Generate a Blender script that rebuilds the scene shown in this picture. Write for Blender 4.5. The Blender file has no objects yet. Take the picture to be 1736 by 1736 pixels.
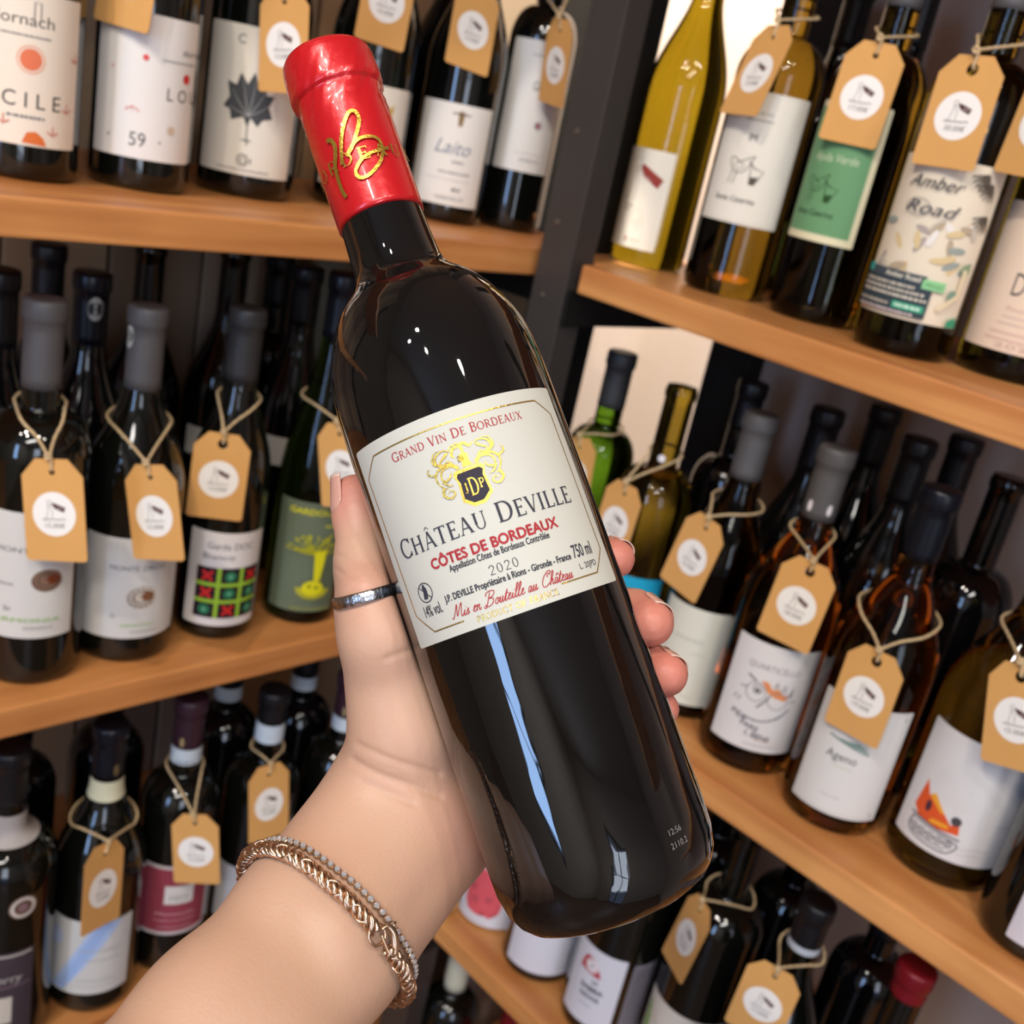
import bpy, bmesh, math, random
import numpy as np
from mathutils import Vector, Matrix, Euler
PI = math.pi
rnd = random.Random(7)
SC = bpy.context.scene
COL = SC.collection

# ------------------------------------------------------------------ camera, light, exposure
CAM_R = np.array([[0.706690, -0.678712, 0.199849], [-0.106694, -0.381461, -0.918207], [0.699432, 0.627565, -0.341989]])
CAM_P = np.array([0.0, 0.0, 1.5])
cd = bpy.data.cameras.new('camera')
cd.sensor_width = 36.0
cd.lens = 36.0 * 1796.67 / 1736.0
cd.clip_start = 0.02
cd.dof.use_dof = True
cd.dof.focus_distance = 0.352
cd.dof.aperture_fstop = 14.5
cam = bpy.data.objects.new('camera', cd)
COL.objects.link(cam)
M = Matrix.Identity(4)
for i in range(3):
    M[i][0] = CAM_R[0][i]; M[i][1] = -CAM_R[1][i]; M[i][2] = -CAM_R[2][i]; M[i][3] = CAM_P[i]
cam.matrix_world = M
SC.camera = cam
SC.view_settings.view_transform = 'Standard'
SC.view_settings.look = 'None'
SC.view_settings.exposure = -0.45
SC.view_settings.gamma = 1.0
SC.view_settings.use_curve_mapping = False
try:
    SC.cycles.max_bounces = 10; SC.cycles.transmission_bounces = 8; SC.cycles.glossy_bounces = 5; SC.cycles.diffuse_bounces = 4
    SC.cycles.sample_clamp_indirect = 4.0; SC.cycles.caustics_refractive = False; SC.cycles.caustics_reflective = False
    SC.cycles.use_denoising = True
except Exception:
    pass
w = bpy.data.worlds.new('daylight'); SC.world = w; w.use_nodes = True
w.node_tree.nodes['Background'].inputs[0].default_value = (0.45, 0.62, 1.0, 1)
w.node_tree.nodes['Background'].inputs[1].default_value = 1.0

def aim(loc, target):
    d = Vector(target) - Vector(loc)
    return d.to_track_quat('-Z', 'Y').to_euler()
def spot(loc, target, energy, col=(1.0, 0.91, 0.80), size=70, rad=0.035, blend=0.6):
    l = bpy.data.lights.new('ceiling_spot_light', 'SPOT'); l.energy = energy; l.color = col
    l.spot_size = math.radians(size); l.spot_blend = blend; l.shadow_soft_size = rad
    o = bpy.data.objects.new('ceiling_spot_light', l); o.location = loc; o.rotation_euler = aim(loc, target); COL.objects.link(o)
    return o
SPOTS = [((-0.75, 0.25, 2.72), (0.80, 0.35, 1.3), 62), ((-0.95, -0.15, 2.72), (0.75, 0.2, 1.2), 40),
         ((-0.20, -0.55, 2.72), (0.50, 0.75, 1.3), 24), ((0.10, -0.95, 2.72), (0.45, 0.75, 1.25), 20),
         ((-0.55, -0.95, 2.72), (0.30, 0.45, 1.3), 12), ((-1.25, 0.30, 2.72), (0.70, 0.1, 1.3), 22)]
for a, b, e in SPOTS:
    spot(a, b, e)
spot((0.62, 0.83, 2.62), (1.08, 0.86, 1.40), 560, size=34, rad=0.015)
def area(loc, target, sx, sy, energy, col):
    l = bpy.data.lights.new('window_daylight', 'AREA'); l.shape = 'RECTANGLE'; l.size = sx; l.size_y = sy; l.energy = energy; l.color = col
    o = bpy.data.objects.new('window_daylight', l); o.location = loc; o.rotation_euler = aim(loc, target); COL.objects.link(o)
area((-2.82, -0.55, 1.65), (0, -0.55, 1.65), 0.46, 1.5, 44, (0.36, 0.58, 1.0))
area((-1.30, -2.83, 1.65), (-1.30, 0, 1.65), 0.9, 1.7, 42, (0.78, 0.86, 1.0))
l = bpy.data.lights.new('added_fill_light', 'AREA'); l.shape = 'RECTANGLE'; l.size = 1.2; l.size_y = 0.35; l.energy = 46; l.color = (1.0, 0.95, 0.88)  # unseen overhead fill, added to raise the ambient light in the room
o = bpy.data.objects.new('added_fill_light', l); o.location = (-1.35, -1.15, 2.86); COL.objects.link(o)

# ------------------------------------------------------------------ materials
MATS = {}
def srgb(c):
    if isinstance(c, str):
        c = c.lstrip('#'); c = [int(c[i:i + 2], 16) / 255 for i in (0, 2, 4)]
    return tuple(((x / 12.92) if x <= 0.04045 else ((x + 0.055) / 1.055) ** 2.4) for x in c)
def mat(name, col, rough=0.5, metal=0.0, spec=0.5, trans=0.0, ior=1.45, coat=0.0, bump=0.0, bscale=200, var=0.0, vscale=8, sss=0.0):
    if name in MATS: return MATS[name]
    m = bpy.data.materials.new(name); m.use_nodes = True
    nt = m.node_tree; b = nt.nodes['Principled BSDF']
    c = srgb(col)
    b.inputs['Base Color'].default_value = (*c, 1)
    b.inputs['Roughness'].default_value = rough; b.inputs['Metallic'].default_value = metal
    b.inputs['Specular IOR Level'].default_value = spec; b.inputs['IOR'].default_value = ior
    b.inputs['Transmission Weight'].default_value = trans
    b.inputs['Coat Weight'].default_value = coat; b.inputs['Coat Roughness'].default_value = 0.05
    if sss:
        b.inputs['Subsurface Weight'].default_value = sss; b.inputs['Subsurface Radius'].default_value = (1.0, 0.35, 0.2); b.inputs['Subsurface Scale'].default_value = 0.004
    if bump or var:
        tc = nt.nodes.new('ShaderNodeTexCoord')
    if bump:
        n = nt.nodes.new('ShaderNodeTexNoise'); n.inputs['Scale'].default_value = bscale; n.inputs['Detail'].default_value = 4
        nt.links.new(tc.outputs['Object'], n.inputs['Vector'])
        bp = nt.nodes.new('ShaderNodeBump'); bp.inputs['Strength'].default_value = bump; bp.inputs['Distance'].default_value = 0.001
        nt.links.new(n.outputs['Fac'], bp.inputs['Height']); nt.links.new(bp.outputs['Normal'], b.inputs['Normal'])
    if var:
        n2 = nt.nodes.new('ShaderNodeTexNoise'); n2.inputs['Scale'].default_value = vscale; n2.inputs['Detail'].default_value = 5
        nt.links.new(tc.outputs['Object'], n2.inputs['Vector'])
        mx = nt.nodes.new('ShaderNodeMix'); mx.data_type = 'RGBA'
        mx.inputs[6].default_value = (*[x * (1 - var) for x in c], 1); mx.inputs[7].default_value = (*[min(1, x * (1 + var)) for x in c], 1)
        nt.links.new(n2.outputs['Fac'], mx.inputs[0]); nt.links.new(mx.outputs[2], b.inputs['Base Color'])
    MATS[name] = m
    return m
def inkmat(hexc):
    if hexc == 'GOLD': return mat('gold_foil', '#d9b04a', 0.28, 0.9, bump=0.25, bscale=900)
    return mat('ink_' + hexc.strip('#'), hexc, 0.6, spec=0.2)
def papermat(hexc):
    return mat('paper_' + hexc.strip('#'), hexc, 0.62, spec=0.25, bump=0.08, bscale=1500)
def wood(name, c1, c2, axis):
    m = bpy.data.materials.new(name); m.use_nodes = True; nt = m.node_tree; b = nt.nodes['Principled BSDF']
    tc = nt.nodes.new('ShaderNodeTexCoord'); mp = nt.nodes.new('ShaderNodeMapping')
    s = [30, 30, 30]; s[axis] = 2.2; mp.inputs['Scale'].default_value = s
    nt.links.new(tc.outputs['Object'], mp.inputs['Vector'])
    n = nt.nodes.new('ShaderNodeTexNoise'); n.inputs['Scale'].default_value = 1.6; n.inputs['Detail'].default_value = 7; n.inputs['Distortion'].default_value = 0.6
    nt.links.new(mp.outputs['Vector'], n.inputs['Vector'])
    n3 = nt.nodes.new('ShaderNodeTexNoise'); n3.inputs['Scale'].default_value = 7; n3.inputs['Detail'].default_value = 3
    nt.links.new(tc.outputs['Object'], n3.inputs['Vector'])
    cr = nt.nodes.new('ShaderNodeValToRGB'); cr.color_ramp.elements[0].position = 0.33; cr.color_ramp.elements[1].position = 0.70
    cr.color_ramp.elements[0].color = (*srgb(c1), 1); cr.color_ramp.elements[1].color = (*srgb(c2), 1)
    nt.links.new(n.outputs['Fac'], cr.inputs['Fac'])
    mx = nt.nodes.new('ShaderNodeMix'); mx.data_type = 'RGBA'; mx.blend_type = 'MULTIPLY'; mx.inputs[0].default_value = 0.35
    cr2 = nt.nodes.new('ShaderNodeValToRGB'); cr2.color_ramp.elements[0].color = (0.55, 0.45, 0.38, 1); cr2.color_ramp.elements[0].position = 0.35; cr2.color_ramp.elements[1].position = 0.6
    nt.links.new(n3.outputs['Fac'], cr2.inputs['Fac']); nt.links.new(cr.outputs['Color'], mx.inputs[6]); nt.links.new(cr2.outputs['Color'], mx.inputs[7])
    nt.links.new(mx.outputs[2], b.inputs['Base Color'])
    bp = nt.nodes.new('ShaderNodeBump'); bp.inputs['Strength'].default_value = 0.15; bp.inputs['Distance'].default_value = 0.001
    nt.links.new(n.outputs['Fac'], bp.inputs['Height']); nt.links.new(bp.outputs['Normal'], b.inputs['Normal'])
    b.inputs['Roughness'].default_value = 0.38
    return m

M_DARK = mat('dark_wine_glass', '#0a0c09', 0.04, spec=0.55, coat=0.3)
M_BLUE = mat('blackish_glass', '#07080a', 0.05, spec=0.5, coat=0.2)
M_OLIVE = mat('yellow_olive_glass', '#93801a', 0.03, trans=1.0, ior=1.34)
M_GREEN = mat('green_glass', '#6fae28', 0.03, trans=1.0, ior=1.34)
M_BROWN = mat('olive_brown_glass', '#6e5618', 0.03, trans=1.0, ior=1.34)
M_AMBER = mat('amber_wine_glass', '#ffa640', 0.03, trans=1.0, ior=1.34)
M_ROSE = mat('rose_wine_glass', '#e04040', 0.03, trans=1.0, ior=1.34)
M_DGREEN = mat('dark_green_glass', '#34521a', 0.03, trans=1.0, ior=1.34)
M_LOLIVE = mat('light_olive_glass', '#a08c30', 0.03, trans=1.0, ior=1.34)
GL = dict(dgreen=M_DGREEN, lolive=M_LOLIVE, dark=M_DARK, black=M_BLUE, olive=M_OLIVE, green=M_GREEN, brown=M_BROWN, amber=M_AMBER, rose=M_ROSE)
M_KRAFT = mat('kraft_card', '#d8a260', 0.75, spec=0.2, bump=0.1, bscale=900, var=0.07, vscale=25)
M_STICK = mat('sticker_paper', '#f4efe8', 0.55, spec=0.3)
M_TWINE = mat('jute_twine', '#d9bd92', 0.9, spec=0.1, bump=0.9, bscale=1600, var=0.2, vscale=300)
M_METAL = mat('black_powder_coated_steel', '#4a4542', 0.38, metal=0.35, spec=0.5, bump=0.05, bscale=700)
M_BLACKM = mat('matt_black_steel', '#181716', 0.5, spec=0.35)

# ------------------------------------------------------------------ object helpers
def link(name, me, m=None, parent=None, smooth=False):
    o = bpy.data.objects.new(name, me); COL.objects.link(o)
    if m is not None and len(me.materials) == 0: me.materials.append(m)
    if parent is not None: o.parent = parent
    if smooth:
        for p in me.polygons: p.use_smooth = True
    return o
def mesh(name, V, F):
    me = bpy.data.meshes.new(name); me.from_pydata([tuple(v) for v in V], [], [tuple(f) for f in F]); me.update()
    return me
def bmobj(name, bm, m, parent=None, smooth=False):
    me = bpy.data.meshes.new(name); bm.to_mesh(me); bm.free()
    return link(name, me, m, parent, smooth)
def empty(name, loc=(0, 0, 0), rz=0.0, label=None, cat=None, group=None):
    o = bpy.data.objects.new(name, None); o.location = loc; o.rotation_euler = (0, 0, rz); o.empty_display_size = 0.02
    COL.objects.link(o); tagit(o, label, cat, group); return o
def tagit(o, label=None, cat=None, group=None, kind=None):
    if label: o['label'] = label
    if cat: o['category'] = cat
    if group: o['group'] = group
    if kind: o['kind'] = kind
    return o
def addbox(bm, lo, hi, bev=0.0):
    r = bmesh.ops.create_cube(bm, size=1.0); vs = r['verts']
    for v in vs:
        for i in range(3):
            v.co[i] = lo[i] if v.co[i] < 0 else hi[i]
    if bev:
        es = list({e for v in vs for e in v.link_edges}); bmesh.ops.bevel(bm, geom=es, offset=bev, segments=2, affect='EDGES', profile=0.6)
def prism(pts, z0, z1, bev=0.0):
    bm = bmesh.new(); b = [bm.verts.new((x, y, z0)) for x, y in pts]; f = bm.faces.new(b)
    r = bmesh.ops.extrude_face_region(bm, geom=[f]); 
    for g in r['geom']:
        if isinstance(g, bmesh.types.BMVert): g.co.z = z1
    bmesh.ops.recalc_face_normals(bm, faces=bm.faces)
    if bev: bmesh.ops.bevel(bm, geom=list(bm.edges), offset=bev, segments=2, affect='EDGES', profile=0.6)
    return bm
def lathe(prof, n=56):
    V = []; F = []
    for r, z in prof:
        for k in range(n):
            a = 2 * PI * k / n; V.append((r * math.cos(a), r * math.sin(a), z))
    for i in range(len(prof) - 1):
        for k in range(n):
            k2 = (k + 1) % n; F.append((i * n + k, i * n + k2, (i + 1) * n + k2, (i + 1) * n + k))
    c0 = len(V); V.append((0, 0, prof[0][1])); V.append((0, 0, prof[-1][1]))
    for k in range(n):
        k2 = (k + 1) % n; F.append((c0, k2, k)); F.append((c0 + 1, (len(prof) - 1) * n + k, (len(prof) - 1) * n + k2))
    return V, F
def sweep(pts, rad, n=8, closed=False, ply=0.0):
    """tube along points; ply adds a two-strand twist to the radius"""
    P = [Vector(p) for p in pts]; N = len(P); V = []; F = []
    ref = Vector((0.13, 0.27, 0.95)).normalized(); L = 0.0
    for i in range(N):
        a = P[(i - 1) % N] if (closed or i > 0) else P[i]; b = P[(i + 1) % N] if (closed or i < N - 1) else P[i]
        t = (b - a).normalized(); u = (ref - t * ref.dot(t))
        if u.length < 1e-4: u = Vector((1, 0, 0)) - t * t.x
        u.normalize(); ref = u; v = t.cross(u)
        if i: L += (P[i] - P[i - 1]).length
        r = rad[i] if hasattr(rad, '__len__') else rad
        for k in range(n):
            th = 2 * PI * k / n; rr = r
            if ply: rr = r * (1 + ply * math.cos(2 * (th + L / (r * 2.2))))
            V.append(P[i] + (u * math.cos(th) + v * math.sin(th)) * rr)
    M_ = N if closed else N - 1
    for i in range(M_):
        j = (i + 1) % N
        for k in range(n):
            k2 = (k + 1) % n; F.append((i * n + k, i * n + k2, j * n + k2, j * n + k))
    if not closed:
        F.append(tuple(range(n))[::-1]); F.append(tuple((N - 1) * n + k for k in range(n)))
    return V, F
def smoothpath(pts, step=6):
    P = [Vector(p) for p in pts]; out = []
    for i in range(len(P) - 1):
        p0 = P[max(i - 1, 0)]; p1 = P[i]; p2 = P[i + 1]; p3 = P[min(i + 2, len(P) - 1)]
        for k in range(step):
            t = k / step
            out.append(0.5 * ((2 * p1) + (p2 - p0) * t + (2 * p0 - 5 * p1 + 4 * p2 - p3) * t * t + (3 * p1 - p0 - 3 * p2 + p3) * t ** 3))
    out.append(P[-1]); return out

# ------------------------------------------------------------------ flat print (lettering, drawings) wrapped on bottles or cards
_TX = {}
def textpolys(s):
    if s in _TX: return _TX[s]
    cu = bpy.data.curves.new('t', 'FONT'); cu.body = s; cu.size = 1.0; cu.resolution_u = 3
    o = bpy.data.objects.new('t', cu); COL.objects.link(o)
    dg = bpy.context.evaluated_depsgraph_get(); me = o.evaluated_get(dg).to_mesh()
    V = [(v.co.x, v.co.y) for v in me.vertices]; F = [tuple(p.vertices) for p in me.polygons]
    o.evaluated_get(dg).to_mesh_clear(); bpy.data.objects.remove(o); bpy.data.curves.remove(cu)
    x0 = min((v[0] for v in V), default=0); x1 = max((v[0] for v in V), default=1)
    _TX[s] = (V, F, x0, x1); return _TX[s]
def tx(s, u, v, h, col, xs=1.0, al='c', rot=0.0, sl=0.0, bold=0.0, width=None):
    """Bfont text; h = capital height in mm; width forces the total width"""
    V, F, x0, x1 = textpolys(s); k = h / 0.70
    if width: xs = width / ((x1 - x0) * k)
    c = (x0 + x1) / 2 if al == 'c' else (x0 if al == 'l' else x1)
    out = []
    offs = [(0, 0)] if not bold else [(-bold, 0), (bold, 0), (0, bold), (0, -bold)]
    ca, sa = math.cos(rot), math.sin(rot)
    for dx, dy in offs:
        W = []
        for x, y in V:
            X = (x - c) * k * xs + sl * y * k + dx; Y = y * k + dy
            W.append((u + X * ca - Y * sa, v + X * sa + Y * ca))
        out.append((W, F))
    return (col, out)
def poly(pts, col): return (col, [(list(pts), [tuple(range(len(pts)))])])
def disc(u, v, r, col, ry=None, n=28): return poly([(u + r * math.cos(2 * PI * k / n), v + (ry or r) * math.sin(2 * PI * k / n)) for k in range(n)], col)
def line(pts, wd, col, taper=False, smooth=0, closed=False):
    if closed: pts = list(pts) + [pts[0], pts[1]]
    if smooth: pts = [(p.x, p.y) for p in smoothpath([(x, y, 0) for x, y in pts], smooth)]
    V = []; F = []; n = len(pts)
    for i in range(n):
        a = pts[max(i - 1, 0)]; b = pts[min(i + 1, n - 1)]; dx, dy = b[0] - a[0], b[1] - a[1]; L = math.hypot(dx, dy) or 1
        h = wd / 2
        if taper: h *= (0.25 + 0.75 * math.sin(PI * (i + 0.5) / n)) if taper is True else (1 - 0.85 * i / n)
        V += [(pts[i][0] - dy / L * h, pts[i][1] + dx / L * h), (pts[i][0] + dy / L * h, pts[i][1] - dx / L * h)]
        if i: F.append((2 * i - 2, 2 * i - 1, 2 * i + 1, 2 * i))
    return (col, [(V, F)])
def ring(u, v, r, wd, col, ry=None, n=32, a0=0, a1=360):
    P = [(u + r * math.cos(math.radians(a0 + (a1 - a0) * k / n)), v + (ry or r) * math.sin(math.radians(a0 + (a1 - a0) * k / n))) for k in range(n + 1)]
    return line(P, wd, col)
def rect(u0, v0, u1, v1, col): return poly([(u0, v0), (u1, v0), (u1, v1), (u0, v1)], col)
def tiny(u0, u1, v, h, col, seed=1, gap=0.35):
    """a row of illegible small print: short dashes"""
    r = random.Random(seed); x = u0; out = []
    while x < u1:
        L = r.uniform(0.5, 1.6) * h; L = min(L, u1 - x)
        out.append(([(x, v), (x + L, v), (x + L, v + h), (x, v + h)], [(0, 1, 2, 3)])); x += L + gap * h * r.uniform(0.6, 1.6)
    return (col, out)
def put_print(items, mapf, parent, basename='print', off0=0.00016, doff=0.00005, maxlen=4.0):
    """items -> one mesh object per colour, mapped by mapf(u_mm, v_mm, off)"""
    groups = {}
    for k, it in enumerate(items):
        col = it[0]; name = it[2] if len(it) > 2 else basename
        groups.setdefault((name, col, k if 'lettering' in name else -1), []).append((k, it[1]))
    for (name, col, _k), lst in groups.items():
        bm = bmesh.new(); lay = bm.verts.layers.float.new('k')
        for k, polys in lst:
            for W, F in polys:
                vs = []
                for x, y in W:
                    v = bm.verts.new((x, y, 0)); v[lay] = k; vs.append(v)
                for f in F:
                    try: bm.faces.new([vs[i] for i in f])
                    except Exception: pass
        big = [f for f in bm.faces if len(f.verts) > 4]
        if big: bmesh.ops.triangulate(bm, faces=big)
        wide = [f for f in bm.faces if max(v.co.x for v in f.verts) - min(v.co.x for v in f.verts) > maxlen]
        if wide:
            x0 = min(v.co.x for f in wide for v in f.verts); x1 = max(v.co.x for f in wide for v in f.verts)
            nc = int((x1 - x0) / (maxlen * .75)) + 1
            for q in range(1, nc):
                xc = x0 + (x1 - x0) * q / nc
                fs = [f for f in bm.faces if min(v.co.x for v in f.verts) < xc - 1e-4 and max(v.co.x for v in f.verts) > xc + 1e-4 and max(v.co.x for v in f.verts) - min(v.co.x for v in f.verts) > maxlen * .8]
                if fs:
                    geo = list({v for f in fs for v in f.verts}) + list({e for f in fs for e in f.edges}) + fs
                    bmesh.ops.bisect_plane(bm, geom=geo, dist=1e-5, plane_co=(xc, 0, 0), plane_no=(1, 0, 0))
        for f in bm.faces:
            if f.normal.z < 0: f.normal_flip()
        for v in bm.verts:
            v.co = Vector(mapf(v.co.x, v.co.y, off0 + doff * v[lay]))
        bmobj(name, bm, inkmat(col), parent)
def wrapper(r, a_c=0.0, z0=0.0):
    """u mm to the right of the label centre (angle a_c, degrees from the front), v mm above z0"""
    def f(u, v, off):
        a = math.radians(a_c) + u / 1000.0 / r; R = r + off
        return (R * math.sin(a), -R * math.cos(a), z0 + v / 1000.0)
    return f
def curved_label(name, r, a0, a1, z0, z1, m, parent, rc=1.5, th=0.00012, tilt=0.0, n=26):
    """a paper label: rounded rectangle wrapped on radius r"""
    U = math.radians(a1 - a0) * r * 1000 / 2; H = (z1 - z0) * 1000
    ys = sorted({0, 0.3 * rc, 0.7 * rc, rc, H / 2, H - rc, H - 0.7 * rc, H - 0.3 * rc, H})
    V = []; F = []
    f = wrapper(r, (a0 + a1) / 2, z0)
    for y in ys:
        d = 0.0
        if y < rc: d = rc - math.sqrt(max(0, rc * rc - (rc - y) ** 2))
        if y > H - rc: d = rc - math.sqrt(max(0, rc * rc - (y - H + rc) ** 2))
        for k in range(n + 1):
            u = -(U - d) + 2 * (U - d) * k / n; V.append(f(u, y, th))
    for i in range(len(ys) - 1):
        for k in range(n):
            a = i * (n + 1) + k; F.append((a, a + 1, a + n + 2, a + n + 1))
    o = link(name, mesh(name, V, F), m, parent, True)
    return o, f

# ------------------------------------------------------------------ hand-cut roman capitals (cap height 1)
def _st(x0, y0, x1, y1, wd): 
    dx, dy = x1 - x0, y1 - y0; L = math.hypot(dx, dy); nx, ny = -dy / L * wd / 2, dx / L * wd / 2
    if abs(dy) > abs(dx): nx, ny = (wd / 2 if nx > 0 else -wd / 2), 0
    return [(x0 + nx, y0 + ny), (x0 - nx, y0 - ny), (x1 - nx, y1 - ny), (x1 + nx, y1 + ny)]
def _arc(cx, cy, rx, ry, a0, a1, T=.15, t=.062, n=18):
    out = []
    for k in range(n):
        q = []
        for a, s in ((a0 + (a1 - a0) * k / n, 1), (a0 + (a1 - a0) * k / n, -1), (a0 + (a1 - a0) * (k + 1) / n, -1), (a0 + (a1 - a0) * (k + 1) / n, 1)):
            r = math.radians(a); wd = t + (T - t) * abs(math.cos(r)) ** 1.3
            q.append((cx + (rx + s * wd / 2) * math.cos(r), cy + (ry + s * wd / 2) * math.sin(r)))
        out.append(q)
    return out
def _sf(x, y, wd=.30, h=.045):
    return [[(x - wd / 2, y), (x + wd / 2, y), (x + wd / 2, y + h), (x - wd / 2, y + h)]] if y < .5 else [[(x - wd / 2, y - h), (x + wd / 2, y - h), (x + wd / 2, y), (x - wd / 2, y)]]
T_, t_ = .155, .068
def glyph(c):
    g = []
    if c == 'I': g = [_st(.17, 0, .17, 1, T_)] + _sf(.17, 0) + _sf(.17, 1); a = .36
    elif c == 'L': g = [_st(.16, 0, .16, 1, T_), _st(.1, .028, .60, .028, t_), _st(.60, 0, .62, .2, t_)] + _sf(.16, 0, .28) + _sf(.16, 1); a = .64
    elif c == 'E' or c == 'F':
        g = [_st(.16, 0, .16, 1, T_), _st(.1, .972, .58, .972, t_), _st(.57, .99, .57, .82, t_), _st(.16, .52, .46, .52, t_), _st(.46, .6, .46, .44, t_)] + _sf(.16, 1, .28) + _sf(.16, 0, .28)
        if c == 'E': g += [_st(.1, .028, .62, .028, t_), _st(.61, 0, .63, .2, t_)]
        a = .68
    elif c == 'T': g = [_st(.37, 0, .37, 1, T_), _st(.03, .972, .71, .972, t_), _st(.03, 1, .03, .83, t_), _st(.71, 1, .71, .83, t_)] + _sf(.37, 0); a = .76
    elif c == 'H': g = [_st(.16, 0, .16, 1, T_), _st(.74, 0, .74, 1, T_), _st(.16, .52, .74, .52, t_)] + _sf(.16, 0, .28) + _sf(.16, 1, .28) + _sf(.74, 0, .28) + _sf(.74, 1, .28); a = .94
    elif c in 'AÂ':
        g = [_st(.08, 0, .38, 1, t_), _st(.38, 1, .72, 0, T_), _st(.18, .34, .60, .34, t_)] + _sf(.08, 0, .22) + _sf(.72, 0, .26); a = .82
        if c == 'Â': g += [_st(.24, 1.1, .40, 1.27, .06), _st(.40, 1.27, .56, 1.1, .06)]
    elif c == 'V': g = [_st(.08, 1, .38, 0, T_), _st(.38, 0, .68, 1, t_)] + _sf(.08, 1, .26) + _sf(.68, 1, .22); a = .78
    elif c == 'U': g = [_st(.16, .34, .16, 1, T_), _st(.68, .34, .68, 1, t_)] + _arc(.42, .34, .26, .32, 180, 360, .09, .055) + _sf(.16, 1, .28) + _sf(.68, 1, .24); a = .86
    elif c == 'D': g = [_st(.16, 0, .16, 1, T_), _st(.1, .972, .42, .972, t_), _st(.1, .028, .42, .028, t_)] + _arc(.40, .5, .40, .472, -90, 90) + _sf(.16, 0, .28) + _sf(.16, 1, .28); a = .92
    elif c == 'C' or c == 'G':
        g = _arc(.46, .5, .40, .475, 42, 318) + [_st(.78, .70, .78, .96, t_)]; a = .88
        if c == 'G': g += [_st(.76, .02, .76, .42, T_)] + [[(.62, .40), (.9, .40), (.9, .445), (.62, .445)]]; a = .96
        else: g += [_st(.78, .06, .80, .28, t_)]
    elif c == 'O': g = _arc(.46, .5, .40, .475, 0, 360, n=28); a = .94
    elif c == 'N': g = [_st(.14, 0, .14, 1, t_), _st(.14, 1, .76, 0, T_), _st(.76, 0, .76, 1, t_)] + _sf(.14, 0, .24) + _sf(.10, 1, .24) + _sf(.76, 1, .24); a = .92
    elif c in 'RPB':
        g = [_st(.16, 0, .16, 1, T_), _st(.1, .972, .38, .972, t_)] + _sf(.16, 0, .28) + _sf(.16, 1, .28)
        if c == 'B': g += _arc(.36, .76, .22, .212, -90, 90, .11) + _arc(.36, .28, .27, .252, -90, 90, .12) + [_st(.16, .54, .38, .54, t_), _st(.1, .028, .38, .028, t_)]; a = .72
        else: g += _arc(.36, .73, .25, .242, -90, 90, .11) + [_st(.16, .49, .38, .49, t_)]; a = .70
        if c == 'R': g += [_st(.36, .49, .74, 0, T_)] + _sf(.76, 0, .2); a = .80
    elif c == 'X': g = [_st(.1, 1, .70, 0, T_), _st(.1, 0, .68, 1, t_)] + _sf(.1, 0, .22) + _sf(.68, 1, .22) + _sf(.1, 1, .26) + _sf(.70, 0, .26); a = .80
    elif c == '2': g = _arc(.31, .72, .23, .25, -20, 170, .10) + [_st(.52, .62, .08, .03, .08), _st(.05, .03, .58, .03, .07)]; a = .66
    elif c == '0': g = _arc(.32, .5, .24, .475, 0, 360, .10, .05, n=26); a = .68
    elif c == 'J': g = [_st(.3, .2, .3, 1, T_)] + _arc(.17, .2, .13, .2, 200, 360, .09); a = .46
    else: a = .40
    return g, a
def serif(s, u, v, h, col, width=None, track=0.06):
    tot = sum(glyph(c)[1] + track for c in s) - track; k = h if not width else width / tot
    x = -tot / 2; V = []; F = []
    for c in s:
        g, a = glyph(c)
        for q in g:
            b = len(V); V += [(u + (x + p[0]) * k, v + p[1] * h) for p in q]; F.append(tuple(range(b, b + len(q))))
        x += a + track
    return (col, [(V, F)])
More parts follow.
